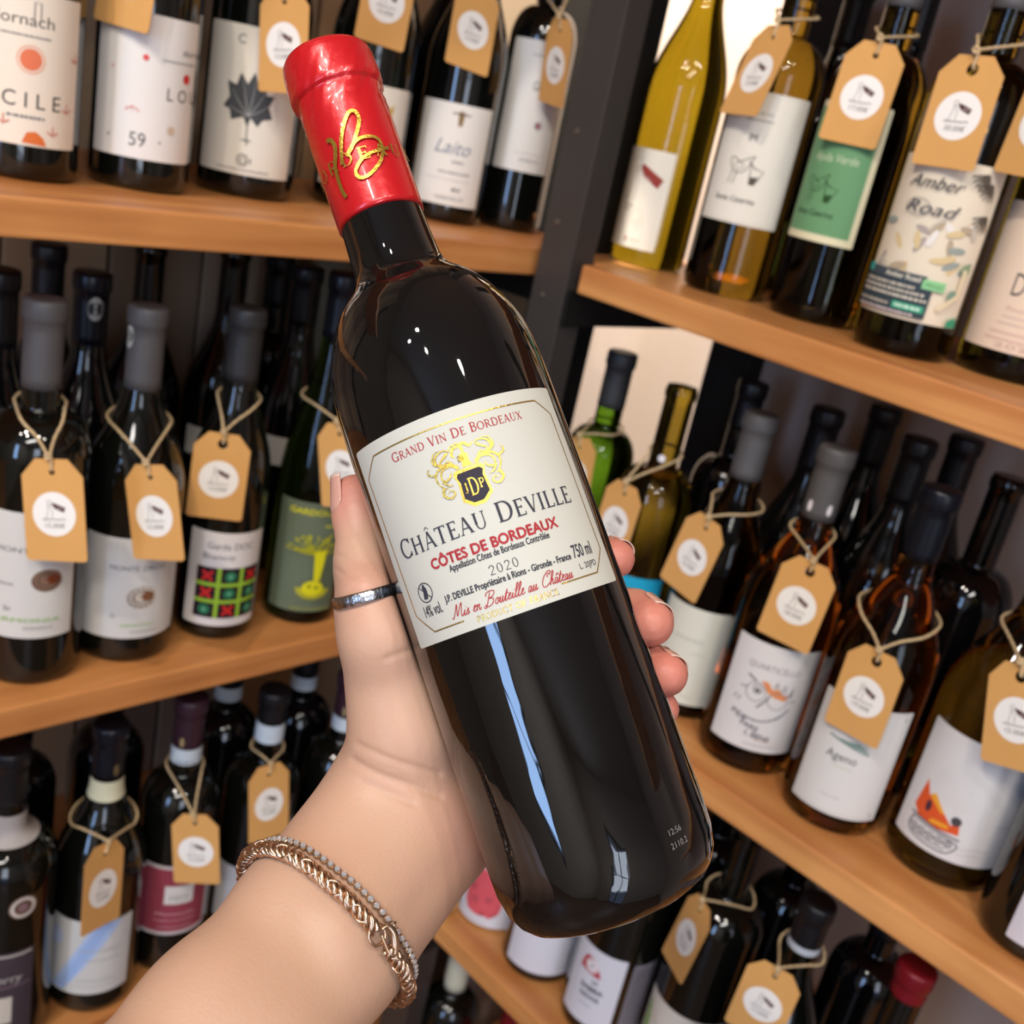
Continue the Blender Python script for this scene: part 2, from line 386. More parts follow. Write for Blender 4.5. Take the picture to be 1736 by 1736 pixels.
# flowing script, x-height .42
SCR = {
 'M': ([[(-.1, .1), (.05, 0), (.2, .35), (.35, 1.0), (.42, .4), (.5, .12), (.7, .75), (.85, 1.0), (.88, .5), (.92, .08), (1.05, .02), (1.15, .15)]], 1.12),
 'B': ([[(.1, .75), (.05, .95), (.35, 1.08), (.8, 1.0), (.75, .7), (.4, .55), (.75, .5), (.8, .2), (.5, 0), (.15, .05), (.12, .2)], [(.42, 1.0), (.32, .5), (.2, .0), (.05, -.05), (-.05, .1)]], .95),
 'C': ([[(.75, .85), (.85, 1.0), (.6, 1.08), (.25, .8), (.1, .4), (.2, .05), (.5, -.02), (.8, .2)], [(.6, .62), (.5, .8), (.68, .9), (.75, .75)]], .85),
 'i': ([[(0, .05), (.14, .4), (.1, .1), (.2, 0), (.34, .14)], [(.2, .56), (.22, .6)]], .30),
 's': ([[(0, .05), (.18, .45), (.2, .25), (.24, .08), (.1, 0), (.2, .02), (.36, .14)]], .32),
 'e': ([[(0, .1), (.2, .28), (.26, .42), (.14, .42), (.08, .15), (.2, 0), (.4, .14)]], .34),
 'n': ([[(0, .3), (.08, .42), (.08, 0), (.12, .25), (.28, .42), (.3, .1), (.38, 0), (.5, .14)]], .46),
 'o': ([[(.22, .42), (.08, .3), (.08, .06), (.24, 0), (.32, .2), (.24, .42), (.3, .38), (.44, .34)]], .40),
 'u': ([[(0, .1), (.12, .42), (.08, .08), (.2, 0), (.34, .42), (.32, .08), (.4, 0), (.52, .14)]], .48),
 't': ([[(0, .1), (.22, .8), (.1, .1), (.2, 0), (.34, .14)], [(.04, .5), (.34, .52)]], .30),
 'l': ([[(0, .1), (.26, .75), (.22, 1.0), (.12, .8), (.08, .1), (.2, 0), (.32, .14)]], .28),
 'a': ([[(.3, .38), (.12, .4), (.04, .12), (.16, 0), (.32, .38), (.28, .06), (.36, 0), (.46, .14)]], .42),
 'â': ([[(.3, .38), (.12, .4), (.04, .12), (.16, 0), (.32, .38), (.28, .06), (.36, 0), (.46, .14)], [(.12, .55), (.28, .72), (.38, .55)]], .42),
 'h': ([[(0, .1), (.26, .75), (.22, 1.0), (.12, .8), (.02, 0), (.1, .25), (.26, .42), (.26, .1), (.34, 0), (.46, .14)]], .42),
 ' ': ([], .34)}
def script(s, u, v, h, col, width, slant=.38, wd=.07):
    tot = sum(SCR[c][1] for c in s); k = width / tot; x = -tot / 2; out = []
    for c in s:
        for st in SCR[c][0]:
            P = [(p.x, p.y) for p in smoothpath([(a, b, 0) for a, b in st], 5)]
            P = [(u + (x + a) * k + slant * b * h, v + b * h) for a, b in P]
            out += line(P, wd * h, col)[1]
        x += SCR[c][1]
    return (col, out)

# ------------------------------------------------------------------ the room
def setbox(name, lo, hi, m, label=None, cat=None, bev=0.0, kind='structure'):
    bm = bmesh.new(); c = [(a + b) / 2 for a, b in zip(lo, hi)]
    addbox(bm, [a - b for a, b in zip(lo, c)], [a - b for a, b in zip(hi, c)], bev)
    o = bmobj(name, bm, m); o.location = c
    if kind: o['kind'] = kind
    return o
M_WALLR = mat('warm_grey_plaster', '#b8a698', 0.8, spec=0.2, bump=0.1, bscale=120, var=0.05, vscale=3)
M_WALLL = mat('olive_brown_wall_panel', '#7d6e5a', 0.7, spec=0.2, bump=0.1, bscale=90, var=0.08, vscale=4)
M_CEIL = mat('dark_grey_ceiling', '#b8b0a8', 0.9, var=0.05)
M_ROOM = mat('shop_wall_paint', '#ddd6cc', 0.85, var=0.05)
M_FLOOR = wood('shop_floor_wood', '#6b4a30', '#8c6544', 0)
setbox('wall_right', (1.08, -2.9, 0), (1.18, 1.16, 2.9), M_WALLR)
wl = setbox('wall_left', (-2.9, 1.075, 0), (1.08, 1.16, 2.9), M_WALLL)
for k in range(13):                      # vertical cladding boards behind the left shelving
    x = -0.30 + k * 0.106
    bm = bmesh.new(); addbox(bm, (-0.051, -0.0075, -1.2), (0.051, 0.0075, 1.2), 0.002)
    o = bmobj('cladding_board', bm, mat('cladding_tone_%d' % (k % 3), ['#a8937a', '#b89e7c', '#957f68'][k % 3], 0.6, var=0.12, vscale=9))
    o.location = (x, 1.067, 1.32); o.parent = wl; o.matrix_parent_inverse = wl.matrix_world.inverted() if False else Matrix.Translation(-Vector(wl.location))
setbox('floor', (-2.9, -2.9, -0.1), (1.18, 1.16, 0.0), M_FLOOR)
setbox('ceiling', (-2.9, -2.9, 2.9), (1.18, 1.16, 3.0), M_CEIL)
# wall behind on the left with a window, wall behind the viewer with a glazed door
def wall_with_hole(name, axis, pos, a0, a1, h0, h1, z0, z1):
    bm = bmesh.new()
    parts = [(a0, h0, 0, 2.9), (h1, a1, 0, 2.9), (h0, h1, 0, z0), (h0, h1, z1, 2.9)]
    for p, q, u, v in parts:
        if v - u < 1e-3: continue
        if axis == 0: addbox(bm, (pos - 0.05, p, u), (pos + 0.05, q, v))
        else: addbox(bm, (p, pos - 0.05, u), (q, pos + 0.05, v))
    o = bmobj(name, bm, M_ROOM); o['kind'] = 'structure'
def window(name, axis, pos, h0, h1, z0, z1, nv, nh):
    bm = bmesh.new(); t = 0.03
    def bar(p, q, u, v):
        if axis == 0: addbox(bm, (pos - 0.03, p, u), (pos + 0.03, q, v))
        else: addbox(bm, (p, pos - 0.03, u), (q, pos + 0.03, v))
    bar(h0, h0 + t, z0, z1); bar(h1 - t, h1, z0, z1); bar(h0, h1, z0, z0 + t); bar(h0, h1, z1 - t, z1)
    for k in range(1, nv): x = h0 + (h1 - h0) * k / nv; bar(x - 0.012, x + 0.012, z0, z1)
    for k in range(1, nh): z = z0 + (z1 - z0) * k / nh; bar(h0, h1, z - 0.012, z + 0.012)
    o = bmobj(name, bm, M_BLACKM); o['kind'] = 'structure'
wall_with_hole('wall_back', 0, -2.75, -2.9, 1.16, -0.80, -0.30, 0.85, 2.45); window('window_1', 0, -2.75, -0.80, -0.30, 0.85, 2.45, 1, 3)
wall_with_hole('wall_front', 1, -2.75, -2.9, 1.18, -1.80, -0.80, 0.0, 2.55); window('door_1', 1, -2.75, -1.80, -0.80, 0.0, 2.55, 2, 3)

# ------------------------------------------------------------------ shelving
WL = wood('orange_pine_along_x', '#c07a42', '#e09c5c', 0)
WR = wood('orange_pine_along_y', '#c68048', '#e8a866', 1)
ZS = {0: 1.5 + 0.37 * .74, 1: 1.5 - .148 * .74, 2: 1.5 - .667 * .74, 3: 1.5 - 1.168 * .74, 4: 1.5 - 1.668 * .74}
TH = 0.0262
ul = empty('shelving_unit', (0.2, 0.87, 0), 0, 'black steel and orange pine shelving unit on the left of the corner, facing the viewer', 'shelving')
ur = empty('shelving_unit', (0.9, 0.1, 0), 0, 'black steel and orange pine shelving unit on the right, running towards the viewer', 'shelving')
def child(bm, name, m, par, off):
    bmesh.ops.translate(bm, verts=bm.verts, vec=(-off[0], -off[1], -off[2])); return bmobj(name, bm, m, par)
for k, z in ZS.items():
    L = [(-0.42, .714), (.758, .714), (.758, .7235), (.868, .7235), (.868, 1.045), (-0.42, 1.045)]
    child(prism(L, z - TH, z, 0.0022), 'shelf_board', WL, ul, (0.2, 0.87, 0))
    Rr = [(.74, -.62), (1.045, -.62), (1.045, .714), (.7755, .714), (.7755, .644), (.74, .644)]
    child(prism(Rr, z - TH, z, 0.0022), 'shelf_board', WR, ur, (0.9, 0.1, 0))
    for (lo, hi, pr, of) in [((.742, .655, z - TH - .034), (1.04, .690, z - TH - .0005), ur, (0.9, 0.1, 0)), ((.80, .7245, z - TH - .034), (.845, 1.04, z - TH - .0005), ul, (0.2, 0.87, 0))]:
        bm = bmesh.new(); addbox(bm, lo, hi, 0.001); child(bm, 'cross_bar', M_BLACKM, pr, of)
bm = bmesh.new(); addbox(bm, (.7405, .6586, 0.0), (.7715, .7005, 2.3), 0.0012); child(bm, 'post', M_METAL, ur, (0.9, 0.1, 0))
for zz in (1.352, 1.42, 1.5, 1.64):
    V, F = lathe([(0.0022, 0), (0.0030, 0.0005), (0.0026, 0.0016), (0.0008, 0.0020)], 12)
    o = link('screw', mesh('screw', V, F), mat('screw_steel', '#8a8378', 0.35, 0.8), ur); o.location = (.7405 - .9, .685 - .1, zz); o.rotation_euler = (0, -PI / 2, 0)
bm = bmesh.new(); addbox(bm, (.776, .7165, 0.0), (.864, .7222, 2.3), 0.0008); child(bm, 'side_plate', M_BLACKM, ul, (0.2, 0.87, 0))
for (y0, y1) in ((.635, .690), (-.10, -.045)):
    bm = bmesh.new(); addbox(bm, (1.0465, y0, 0), (1.0785, y1, 2.3), 0.001); child(bm, 'back_upright', M_BLACKM, ur, (0.9, 0.1, 0))
bm = bmesh.new(); addbox(bm, (1.030, .905, 0), (1.078, 1.055, 2.3), 0.001); child(bm, 'back_upright', M_BLACKM, ul, (0.2, 0.87, 0))
bm = bmesh.new(); addbox(bm, (-.41, 1.0465, 0), (-.36, 1.058, 2.3), 0.001); child(bm, 'back_upright', M_BLACKM, ul, (0.2, 0.87, 0))

# a carton standing at the corner end of the middle left shelf
bm = bmesh.new(); addbox(bm, (-.0775, -.095, 0), (.0775, .095, .321))
es = [e for e in bm.edges if abs(e.verts[0].co.y - e.verts[1].co.y) > .1 and e.verts[0].co.z > .3]
bmesh.ops.bevel(bm, geom=es, offset=.014, segments=6, affect='EDGES', profile=.5)
carton = bmobj('carton', bm, mat('olive_grey_card', '#8a7c62', .7, bump=.05, bscale=300, var=.05), None)
carton.location = (.7745, .905, ZS[2] + .0004); tagit(carton, 'olive grey carton with rounded top corner behind the shoulder of the held bottle', 'box')

# ------------------------------------------------------------------ bottles
def prof_parts(H, R, kind):
    rn = 0.0138 if kind != 'flute' else 0.0128
    zs, zn, p = dict(bdx=(.615, .725, 2.0), bgy=(.49, .80, 1.45), flute=(.40, .86, 1.25))[kind]
    zs *= H; zn *= H
    P = [(R * .60, .004), (R * .78, .0006), (R * .90, .0006), (R * .965, .0035), (R * .995, .009), (R, .014), (R, .10 * H + .02), (R, .35 * H), (R, zs)]
    n = 14
    for k in range(1, n + 1):
        t = k / n
        if kind == 'bdx':
            a = t * PI / 2; r = rn + (R - rn) * math.cos(a) ** .95; z = zs + (zn - zs) * math.sin(a) ** 1.08
        else:
            z = zs + (zn - zs) * t; r = rn + (R - rn) * (0.5 + 0.5 * math.cos(PI * t ** (1.12 if kind == 'bgy' else .92)))
        P.append((r, z))
    P += [(rn, zn + .004), (rn, H - .020), (rn, H - .0125), (rn + .0012, H - .0115), (rn + .0014, H - .006), (rn + .0009, H - .0035), (rn + .0004, H - .0025), (rn + .0004, H - .0006), (rn - .0008, H), (rn * .5, H - .0002)]
    return P, rn
def rad_at(P, z):
    for (r0, z0), (r1, z1) in zip(P[4:], P[5:]):
        if z0 <= z <= z1: return r0 + (r1 - r0) * ((z - z0) / (z1 - z0) if z1 > z0 else 0)
    return P[-4][0]
CAPC = dict(grey=('matt_grey_capsule', '#5d5b5c', .5, .15), dgrey=('dark_grey_capsule', '#3a3a3c', .45, .15), black=('black_capsule', '#151519', .38, .1), purple=('aubergine_capsule', '#3d2530', .4, .15), red=('dark_red_capsule', '#7a1420', .35, .2), white=('cream_capsule', '#cfcdb8', .5, 0), navy=('navy_black_capsule', '#12161f', .3, .2))
_BM = {}
def bottle(key, loc, R, H, kind, glass, cap, caplen, label, cat='bottle', group=None, rz=None, name='wine_bottle'):
    x, y, z = loc
    if rz is None:                       # turn the bottle's front (-Y) towards the middle of the shop
        rz = math.atan2(-y, -x) + PI / 2
    t = empty(name, (x, y, z + 0.0003), rz, label, cat, group)
    P, rn = prof_parts(H, R, kind)
    k = (round(R, 4), round(H, 3), kind, glass)
    if k not in _BM:
        V, F = lathe(P, 56); _BM[k] = mesh('glass', V, F); _BM[k].materials.append(GL[glass])
        for p_ in _BM[k].polygons: p_.use_smooth = True
    o = bpy.data.objects.new('glass', _BM[k]); COL.objects.link(o); o.parent = t
    if cap:
        kk = (k[:3], cap, caplen)
        if kk not in _BM:
            e = .0005; zb = H - caplen; Q = [(rad_at(P, zb) - .0002, zb - .0001), (rad_at(P, zb) + e, zb)]
            for i in range(1, 7): zz = zb + (H - .016 - zb) * i / 6; Q.append((rad_at(P, zz) + e, zz))
            Q += [(rn + .0016, H - .0145), (rn + .0021, H - .0125), (rn + .0021, H - .003), (rn + .0016, H - .0008), (rn + .0004, H + .0006), (rn * .8, H + .0008), (rn * .3, H + .0007)]
            V, F = lathe(Q, 40); me = mesh('capsule', V, F); n_, c_, r_, m_ = CAPC[cap]; me.materials.append(mat(n_, c_, r_, m_, bump=.06, bscale=300))
            for p_ in me.polygons: p_.use_smooth = True
            _BM[kk] = me
        o = bpy.data.objects.new('capsule', _BM[kk]); COL.objects.link(o); o.parent = t
    t['_'] = 0; del t['_']
    return t, P
def neck_band(t, P, z0, z1, col, ink=None):
    V = []; F = []; n = 40; zs = [z0 + (z1 - z0) * i / 4 for i in range(5)]
    for z in zs:
        r = rad_at(P, z) + .0008
        for k in range(n): V.append((r * math.cos(2 * PI * k / n), r * math.sin(2 * PI * k / n), z))
    for i in range(4):
        for k in range(n): k2 = (k + 1) % n; F.append((i * n + k, i * n + k2, (i + 1) * n + k2, (i + 1) * n + k))
    o = link('neck_band', mesh('neck_band', V, F), papermat(col), t, True)
    if ink: put_print([tiny(-9, 9, 1.5, 3.2, ink, 3)], wrapper(rad_at(P, (z0 + z1) / 2) + .001, 0, z0), o, 'lettering')
def lab(t, R, a0, a1, z0, z1, paper, items, rc=1.5, name='label', label=None):
    o, f = curved_label(name, R + .00015, a0, a1, z0, z1, papermat(paper), t, rc)
    if label: o['label'] = label
    U = math.radians(a1 - a0) * R * 1000 / 2; Hh = (z1 - z0) * 1000
    if items: put_print(items(U, Hh), f, o, 'lettering')
    return o
def D_(it): return (it[0], it[1], 'drawing')

K = '#2b2b2e'; G = '#77777a'
def art_A1(U, H):
    o = [tx('dornach', -2, H - 21, 7.5, K, width=40), tx('F A C I L E', -6, H - 73, 10.0, K, width=62), D_(disc(4, H - 42, 7, '#e07a58')), D_(ring(4, H - 42, 8.6, .8, '#e8a080')), tiny(-16, 16, H - 28, 1.2, G, 1), tiny(-10, 14, H - 80, 1.8, G, 2),
         D_(poly([(0, H - 96), (16, H - 97), (14, H - 92), (9, H - 88), (3, H - 89)], '#d9733c')), D_(line([(5, H - 16), (5, H - 6), (9, H - 6), (9, H - 16)], .7, G))]
    for x, y in ((20, 8), (30, 24), (-12, 12), (36, 58)): o += [D_(line([(x, y), (x, y + 7)], .8, '#cf7a68')), D_(line([(x - 4, y + 3), (x, y + 1), (x + 4, y + 3)], .9, '#cf7a68'))]
    return o
def art_A2(U, H):
    o = [tx('dornach', U - 3, H - 24, 4.5, K, al='c', width=27), tx('L O U I S E', U - 0, H - 57, 9, K, width=54), tx('59', -4, 9, 10, '#4a4a4c', xs=.9), D_(disc(U - 11, H - 40, 3.6, '#cf3b35')), tiny(10, U - 2, H - 30, 1, G, 4)]
    for x, y, r, c in ((-14, H - 12, 1.6, '#cf4a48'), (-2, H - 30, 2.2, '#d9585a'), (-26, H - 40, 1.4, '#dcb0ac'), (-26, 14, 1.2, '#c99'), (12, 14, 1, '#444'), (20, 24, 3, '#cdb9a0')):
        if x < U - 2: o.append(D_(disc(x, y, r, c if len(c) == 7 else '#a09898')))
    o += [D_(line([(-14, 34), (-9, 37), (-9, 31), (-9, 37), (-4, 34)], .9, '#d9706e'))]
    return o
def art_A3(U, H):
    leaf = [(0, 38), (-4, 46), (-14, 42), (-16, 50), (-22, 52), (-17, 60), (-20, 72), (-12, 70), (-9, 80), (-3, 72), (2, 82), (6, 72), (13, 76), (13, 66), (20, 66), (16, 57), (20, 48), (12, 46), (8, 40), (2, 46)]
    o = [D_(poly(leaf, '#4c4f52'))]
    for x, y in ((-15, 66), (-17, 53), (-7, 76), (4, 78), (13, 70), (16, 58)): o.append(D_(line([(0, 47), (x * .6, 47 + (y - 47) * .55), (x, y)], .9, '#9a9c9c', 'e')))
    o += [D_(line([(0, 47), (0, 32), (1, 24)], 1.0, '#4c4f52')), D_(line([(-4, 28), (4, 28)], 1, '#4c4f52')), D_(ring(-1, 12, 4.5, .8, K, a0=30, a1=330)), tx('CH', 1, 9.5, 5, K), tx('C', -11, H - 14, 7, G), tiny(-22, 22, 3.5, 1.0, G, 6)]
    return o
def art_A4(U, H): return [D_(poly([(18, 66), (24, 66), (26, 80), (21, 76), (16, 80)], '#c9a75a')), tiny(-20, 20, 20, 1.6, G, 8), D_(line([(10, 40), (30, 62)], .5, G)), tiny(-24, 24, 12, 1.2, G, 9)]
def art_A5(U, H): return [D_(poly([(4, H - 20), (8, H - 20), (9, H - 10), (12, H - 9), (6, H - 6), (0, H - 9), (3, H - 10)], '#8a6f4a')), D_(line([(-3, H - 9), (15, H - 9)], 1.4, '#6a6058')), tx('Laito', 2, H - 46, 13, '#6f7f90', sl=.35, width=34), tiny(4, 16, H - 54, 2, G, 3), tiny(-8, 24, H - 64, 1.6, G, 5), D_(line([(-20, H - 70), (26, H - 70)], .3, G)), tiny(8, 16, 14, 3, G, 6), tx('VERMUT', 7, 5, 3.4, G, width=30)]
def art_A6(U, H): return [tx('GRAN', 8, H - 46, 9, '#55504e', xs=.6), D_(disc(10, H - 78, 4, '#9a9c9e')), D_(disc(10, H - 78, 2, '#b8444a')), tx('AMMIRATA', 8, 10, 3.2, G, width=22), D_(line([(-10, 18), (22, 18)], .3, G)), tiny(-8, 12, H - 14, 1, G, 3)]
def ammon(u, v, r, c1, c2):
    P = [(u + r * (1 - k / 60) * math.cos(.30 * k + .6), v + r * .82 * (1 - k / 60) * math.sin(.30 * k + .6)) for k in range(54)]
    o = [D_(disc(u, v, r * .96, '#d8cdbf' if c1 == K else '#8a6a58', r * .8)), D_(line(P, 1.1, '#5d5048', True)), D_(disc(u + r * .4, v + r * .1, r * .42, c2, r * .36))]
    for k in range(14): a = k * .45; o.append(D_(line([(u + r * .5 * math.cos(a), v + r * .42 * math.sin(a)), (u + r * .95 * math.cos(a + .2), v + r * .78 * math.sin(a + .2))], .6, '#6b5c50')))
    return o
def art_B1(U, H): return [tx('MONTE', -8, H - 33, 4.2, K, width=30)] + ammon(16, H - 56, 12, 'b', '#7a3b20') + [tx('2x', -12, 24, 4, G), tx('ARMONIA', 2, 14.5, 3.6, '#93bf6b', width=50), tiny(0, 22, 9, 1.8, '#b9b2ac', 4), tiny(-26, -8, H - 60, 1, G, 5)]
def art_B2(U, H): return [tx('MONTE ZIRCO', 4, H - 29, 4.4, '#33404e', width=46)] + ammon(8, H - 54, 13, K, '#8a5a3c') + [tx('2x', -14, 20, 3, G), tx('ARMONIA', 6, 11.5, 2.8, '#a9cf88', width=28), tiny(0, 24, 6, 1.4, '#b9b2ac', 4)]
def art_B3(U, H):
    o = [tx('Garda DOC', 2, H - 16, 6.2, '#33333a', width=42), tx('Bianco', -8, H - 26, 5.6, '#33333a', width=28)]
    x0, x1, y0, y1 = -U + 10, U - 2, 8, H - 34; o.append(D_(rect(x0, y0, x1, y1, '#2a1c24')))
    dx, dy = (x1 - x0) / 3, (y1 - y0) / 3
    for k in (1, 2): o += [D_(rect(x0 + dx * k - 1.8, y0, x0 + dx * k + 1.8, y1, '#9fc83e')), D_(rect(x0, y0 + dy * k - 1.8, x1, y0 + dy * k + 1.8, '#9fc83e'))]
    for i, rw in enumerate(['XOX', 'XOO', 'OXO']):
        for j, c in enumerate(rw):
            cx, cy = x0 + dx * (j + .5), y1 - dy * (i + .5); s = min(dx, dy) * .27
            if c == 'X': o += [D_(line([(cx - s, cy - s), (cx + s, cy + s)], 3, '#d8302c')), D_(line([(cx - s, cy + s), (cx + s, cy - s)], 3, '#d8302c'))]
            else: o += [D_(disc(cx, cy, s * 1.15, '#2f7a55')), D_(disc(cx, cy, s * .35, '#7fc09a'))]
    return o
def art_B4(U, H):
    Y = '#d8d020'; o = [tx('GARDOLINO', 6, H - 12, 5.6, Y, width=56, bold=.25), tiny(14, 24, H - 24, 2, Y, 3)]
    r = random.Random(5)
    for k in range(26):
        a = r.uniform(.2, 3.0); L = r.uniform(8, 26); x, y = 8 + L * math.cos(a), 62 + L * math.sin(a) * .8
        o.append(D_(line([(10, 62), (8 + L * .5 * math.cos(a + .3), 62 + L * .4 * math.sin(a)), (x, y)], .7, '#b8b428')))
        for q in range(3): xx, yy = x + r.uniform(-3, 3), y + r.uniform(-3, 3); o.append(D_(line([(x, y), (xx, yy)], .9, '#c8c424')))
    o += [D_(poly([(6, 66), (16, 68), (15, 54), (13, 36), (8, 36), (7, 50)], Y)), D_(disc(8, 28, 9, Y, 8)), D_(disc(5, 30, 1.6, '#5a6420')), D_(disc(11, 29, 1.6, '#5a6420'))]
    for k in range(12): a = PI + k * .28; o.append(D_(line([(8, 27), (8 + 14 * math.cos(a), 27 + 11 * math.sin(a))], 1.4, Y)))
    return o + [tx('TERRE VULCANICHE', 8, 5, 2.4, '#a8a83c', width=34)]
def art_C0(U, H): return [D_(line([(-U + 2, H - 4), (U - 2, H - 4)], 2.2, '#bdb6ae')), tx('Dorry', 12, H - 34, 9, '#b8b0ac', sl=.2, width=30), D_(rect(-10, 14, 20, H - 50, '#cbc2b6')), tx('Solenne', 10, 4, 5, '#a8a09c', sl=.2, width=30), D_(line([(-U + 2, H - 40), (U - 2, H - 38)], 1.6, '#7a6070'))]
def art_C1(U, H): return [D_(poly([(-16, 2), (-30, 2), (10, H - 2), (34, H - 2)], '#aec2e6')), D_(poly([(-16, 2), (-24, 2), (14, H - 2), (26, H - 2)], '#9db6e2')), D_(disc(-U + 16, H - 24, 10, '#c9d2e6')), D_(ring(-U + 16, H - 24, 7, .7, '#9aa8c8')), D_(ring(-U + 16, H - 24, 10, .5, '#9aa8c8')), tx('SOAVE CLASSICO', 16, H - 36, 4, '#b5b2ae', width=36), tiny(2, 34, H - 46, 1.6, '#b5b2ae', 5), tiny(-4, 30, 16, 1.6, '#b5b2ae', 6), D_(line([(-14, 10), (34, 10)], .6, '#bbb8b2'))]
def art_C2(U, H): return [D_(rect(-U + 3, 4, U - 3, H - 4, '#94404e')), D_(rect(-6, H - 46, 22, H - 24, '#d8d2cc')), tx('MEDI', 8, H - 42, 7, '#9a948e', xs=.8), tx('Monticolo', 6, H - 60, 4.2, '#d0a0a4', width=38), tiny(-14, 26, H - 67, 1.6, '#c88f96', 8), tiny(-10, 24, 9, 1.4, '#c88f96', 4)]
def art_C3(U, H): return [D_(poly([(-12, H - 10), (-4, H - 8), (0, H - 24), (-10, H - 30)], '#c8828c')), tx('Bardo', 4, 16, 5, G, sl=.2, width=20), tiny(-14, 20, 8, 1.5, G, 4)]
def bottlefig(u, v, s, c, cb):
    return [D_(ring(u - 9 * s, v + 14 * s, 3 * s, .5, c)), D_(line([(u - 9 * s, v + 11 * s), (u - 10 * s, v - 4 * s), (u - 12 * s, v - 12 * s)], .6, c)), D_(line([(u - 8 * s, v + 11 * s), (u - 5 * s, v - 2 * s), (u - 5 * s, v - 12 * s)], .6, c)), D_(line([(u - 9 * s, v + 8 * s), (u - 2 * s, v + 9 * s)], .6, c)),
            D_(poly([(u - 5 * s, v + 11 * s), (u - 3.8 * s, v + 13.4 * s), (u + 1 * s, v + 11.5 * s), (u + 14 * s, v + 5 * s), (u + 11 * s, v - 1.5 * s), (u - 1 * s, v + 4.8 * s), (u - 3 * s, v + 8 * s)], cb))]
def art_D1(U, H): return bottlefig(2, H - 32, 1.35, '#a88a80', '#9a4038') + [tx('CANTINA', 4, H - 27.5, 2.2, '#e8d8d0', rot=-.45, width=11), tiny(-14, -4, H - 54, 1.4, '#a08a80', 3), tiny(-14, -8, H - 58, 1.4, '#a08a80', 4), D_(ring(2, H - 62, 6, .4, '#cfc6ae')), D_(ring(6, H - 68, 4, .4, '#cfc6ae')), D_(disc(-4, 8, 1.6, '#b06a58')), tiny(2, 12, 7, 1.4, '#b9ab98', 6)]
def sheep(u, v, s, c):
    P = [(-12, 10), (-10, 2), (-3, -3), (5, 0), (9, 8), (12, 15), (6, 12), (-2, 8), (-8, 11)]
    o = [D_(line([(u + a * s, v + b * s) for a, b in P], .7, c, smooth=4, closed=True))]
    for x in (-8, -3): o.append(D_(line([(u + x * s, v - 1 * s), (u + x * s - s, v - 10 * s), (u + (x - 2) * s, v - 14 * s)], .7, c)))
    o += [D_(line([(u + 10 * s, v + 8 * s), (u + 12 * s, v - 12 * s), (u + 17 * s, v - 12 * s), (u + 24 * s, v + 2 * s), (u + 14 * s, v + 4 * s)], .7, c, closed=True)), D_(poly([(u + 11.6 * s, v - 5 * s), (u + 20 * s, v - 4 * s), (u + 16.5 * s, v - 12 * s), (u + 12 * s, v - 12 * s)], c)), D_(line([(u + 8 * s, v + 10 * s), (u + 15 * s, v + 3 * s)], .8, c)), D_(ring(u - 2 * s, v + 4 * s, 5 * s, .4, c, 3 * s))]
    return o
def art_D2(U, H): return [D_(line([(-U + 2, 2), (U - 2.5, 2), (U - 2.5, H - 2.5), (-U + 2, H - 2.5)], .35, '#b9b09c', closed=True)), tx('IM', -4, H - 40, 6.5, K, xs=.85), tx('Cento di vini', -4, H - 18, 2.8, G, width=24), tiny(-14, 10, H - 23, 1, G, 3)] + sheep(-8, H - 64, .85, '#5d5248') + [tx('Santa Caterina', -7, 18, 4.6, '#4f4640', width=36, sl=.15)]
def art_D3(U, H): return [D_(rect(-U + 1, 6, U - 5, H - 5, '#6f9f72')), tx('Ajuda Verde', 0, H - 46, 6.5, '#cfd8b8', width=40, sl=.1)] + sheep(-9, H - 68, .8, '#31502f') + [tx('Santa Caterina', -6, 20, 4.6, '#31482f', width=36, sl=.15)]
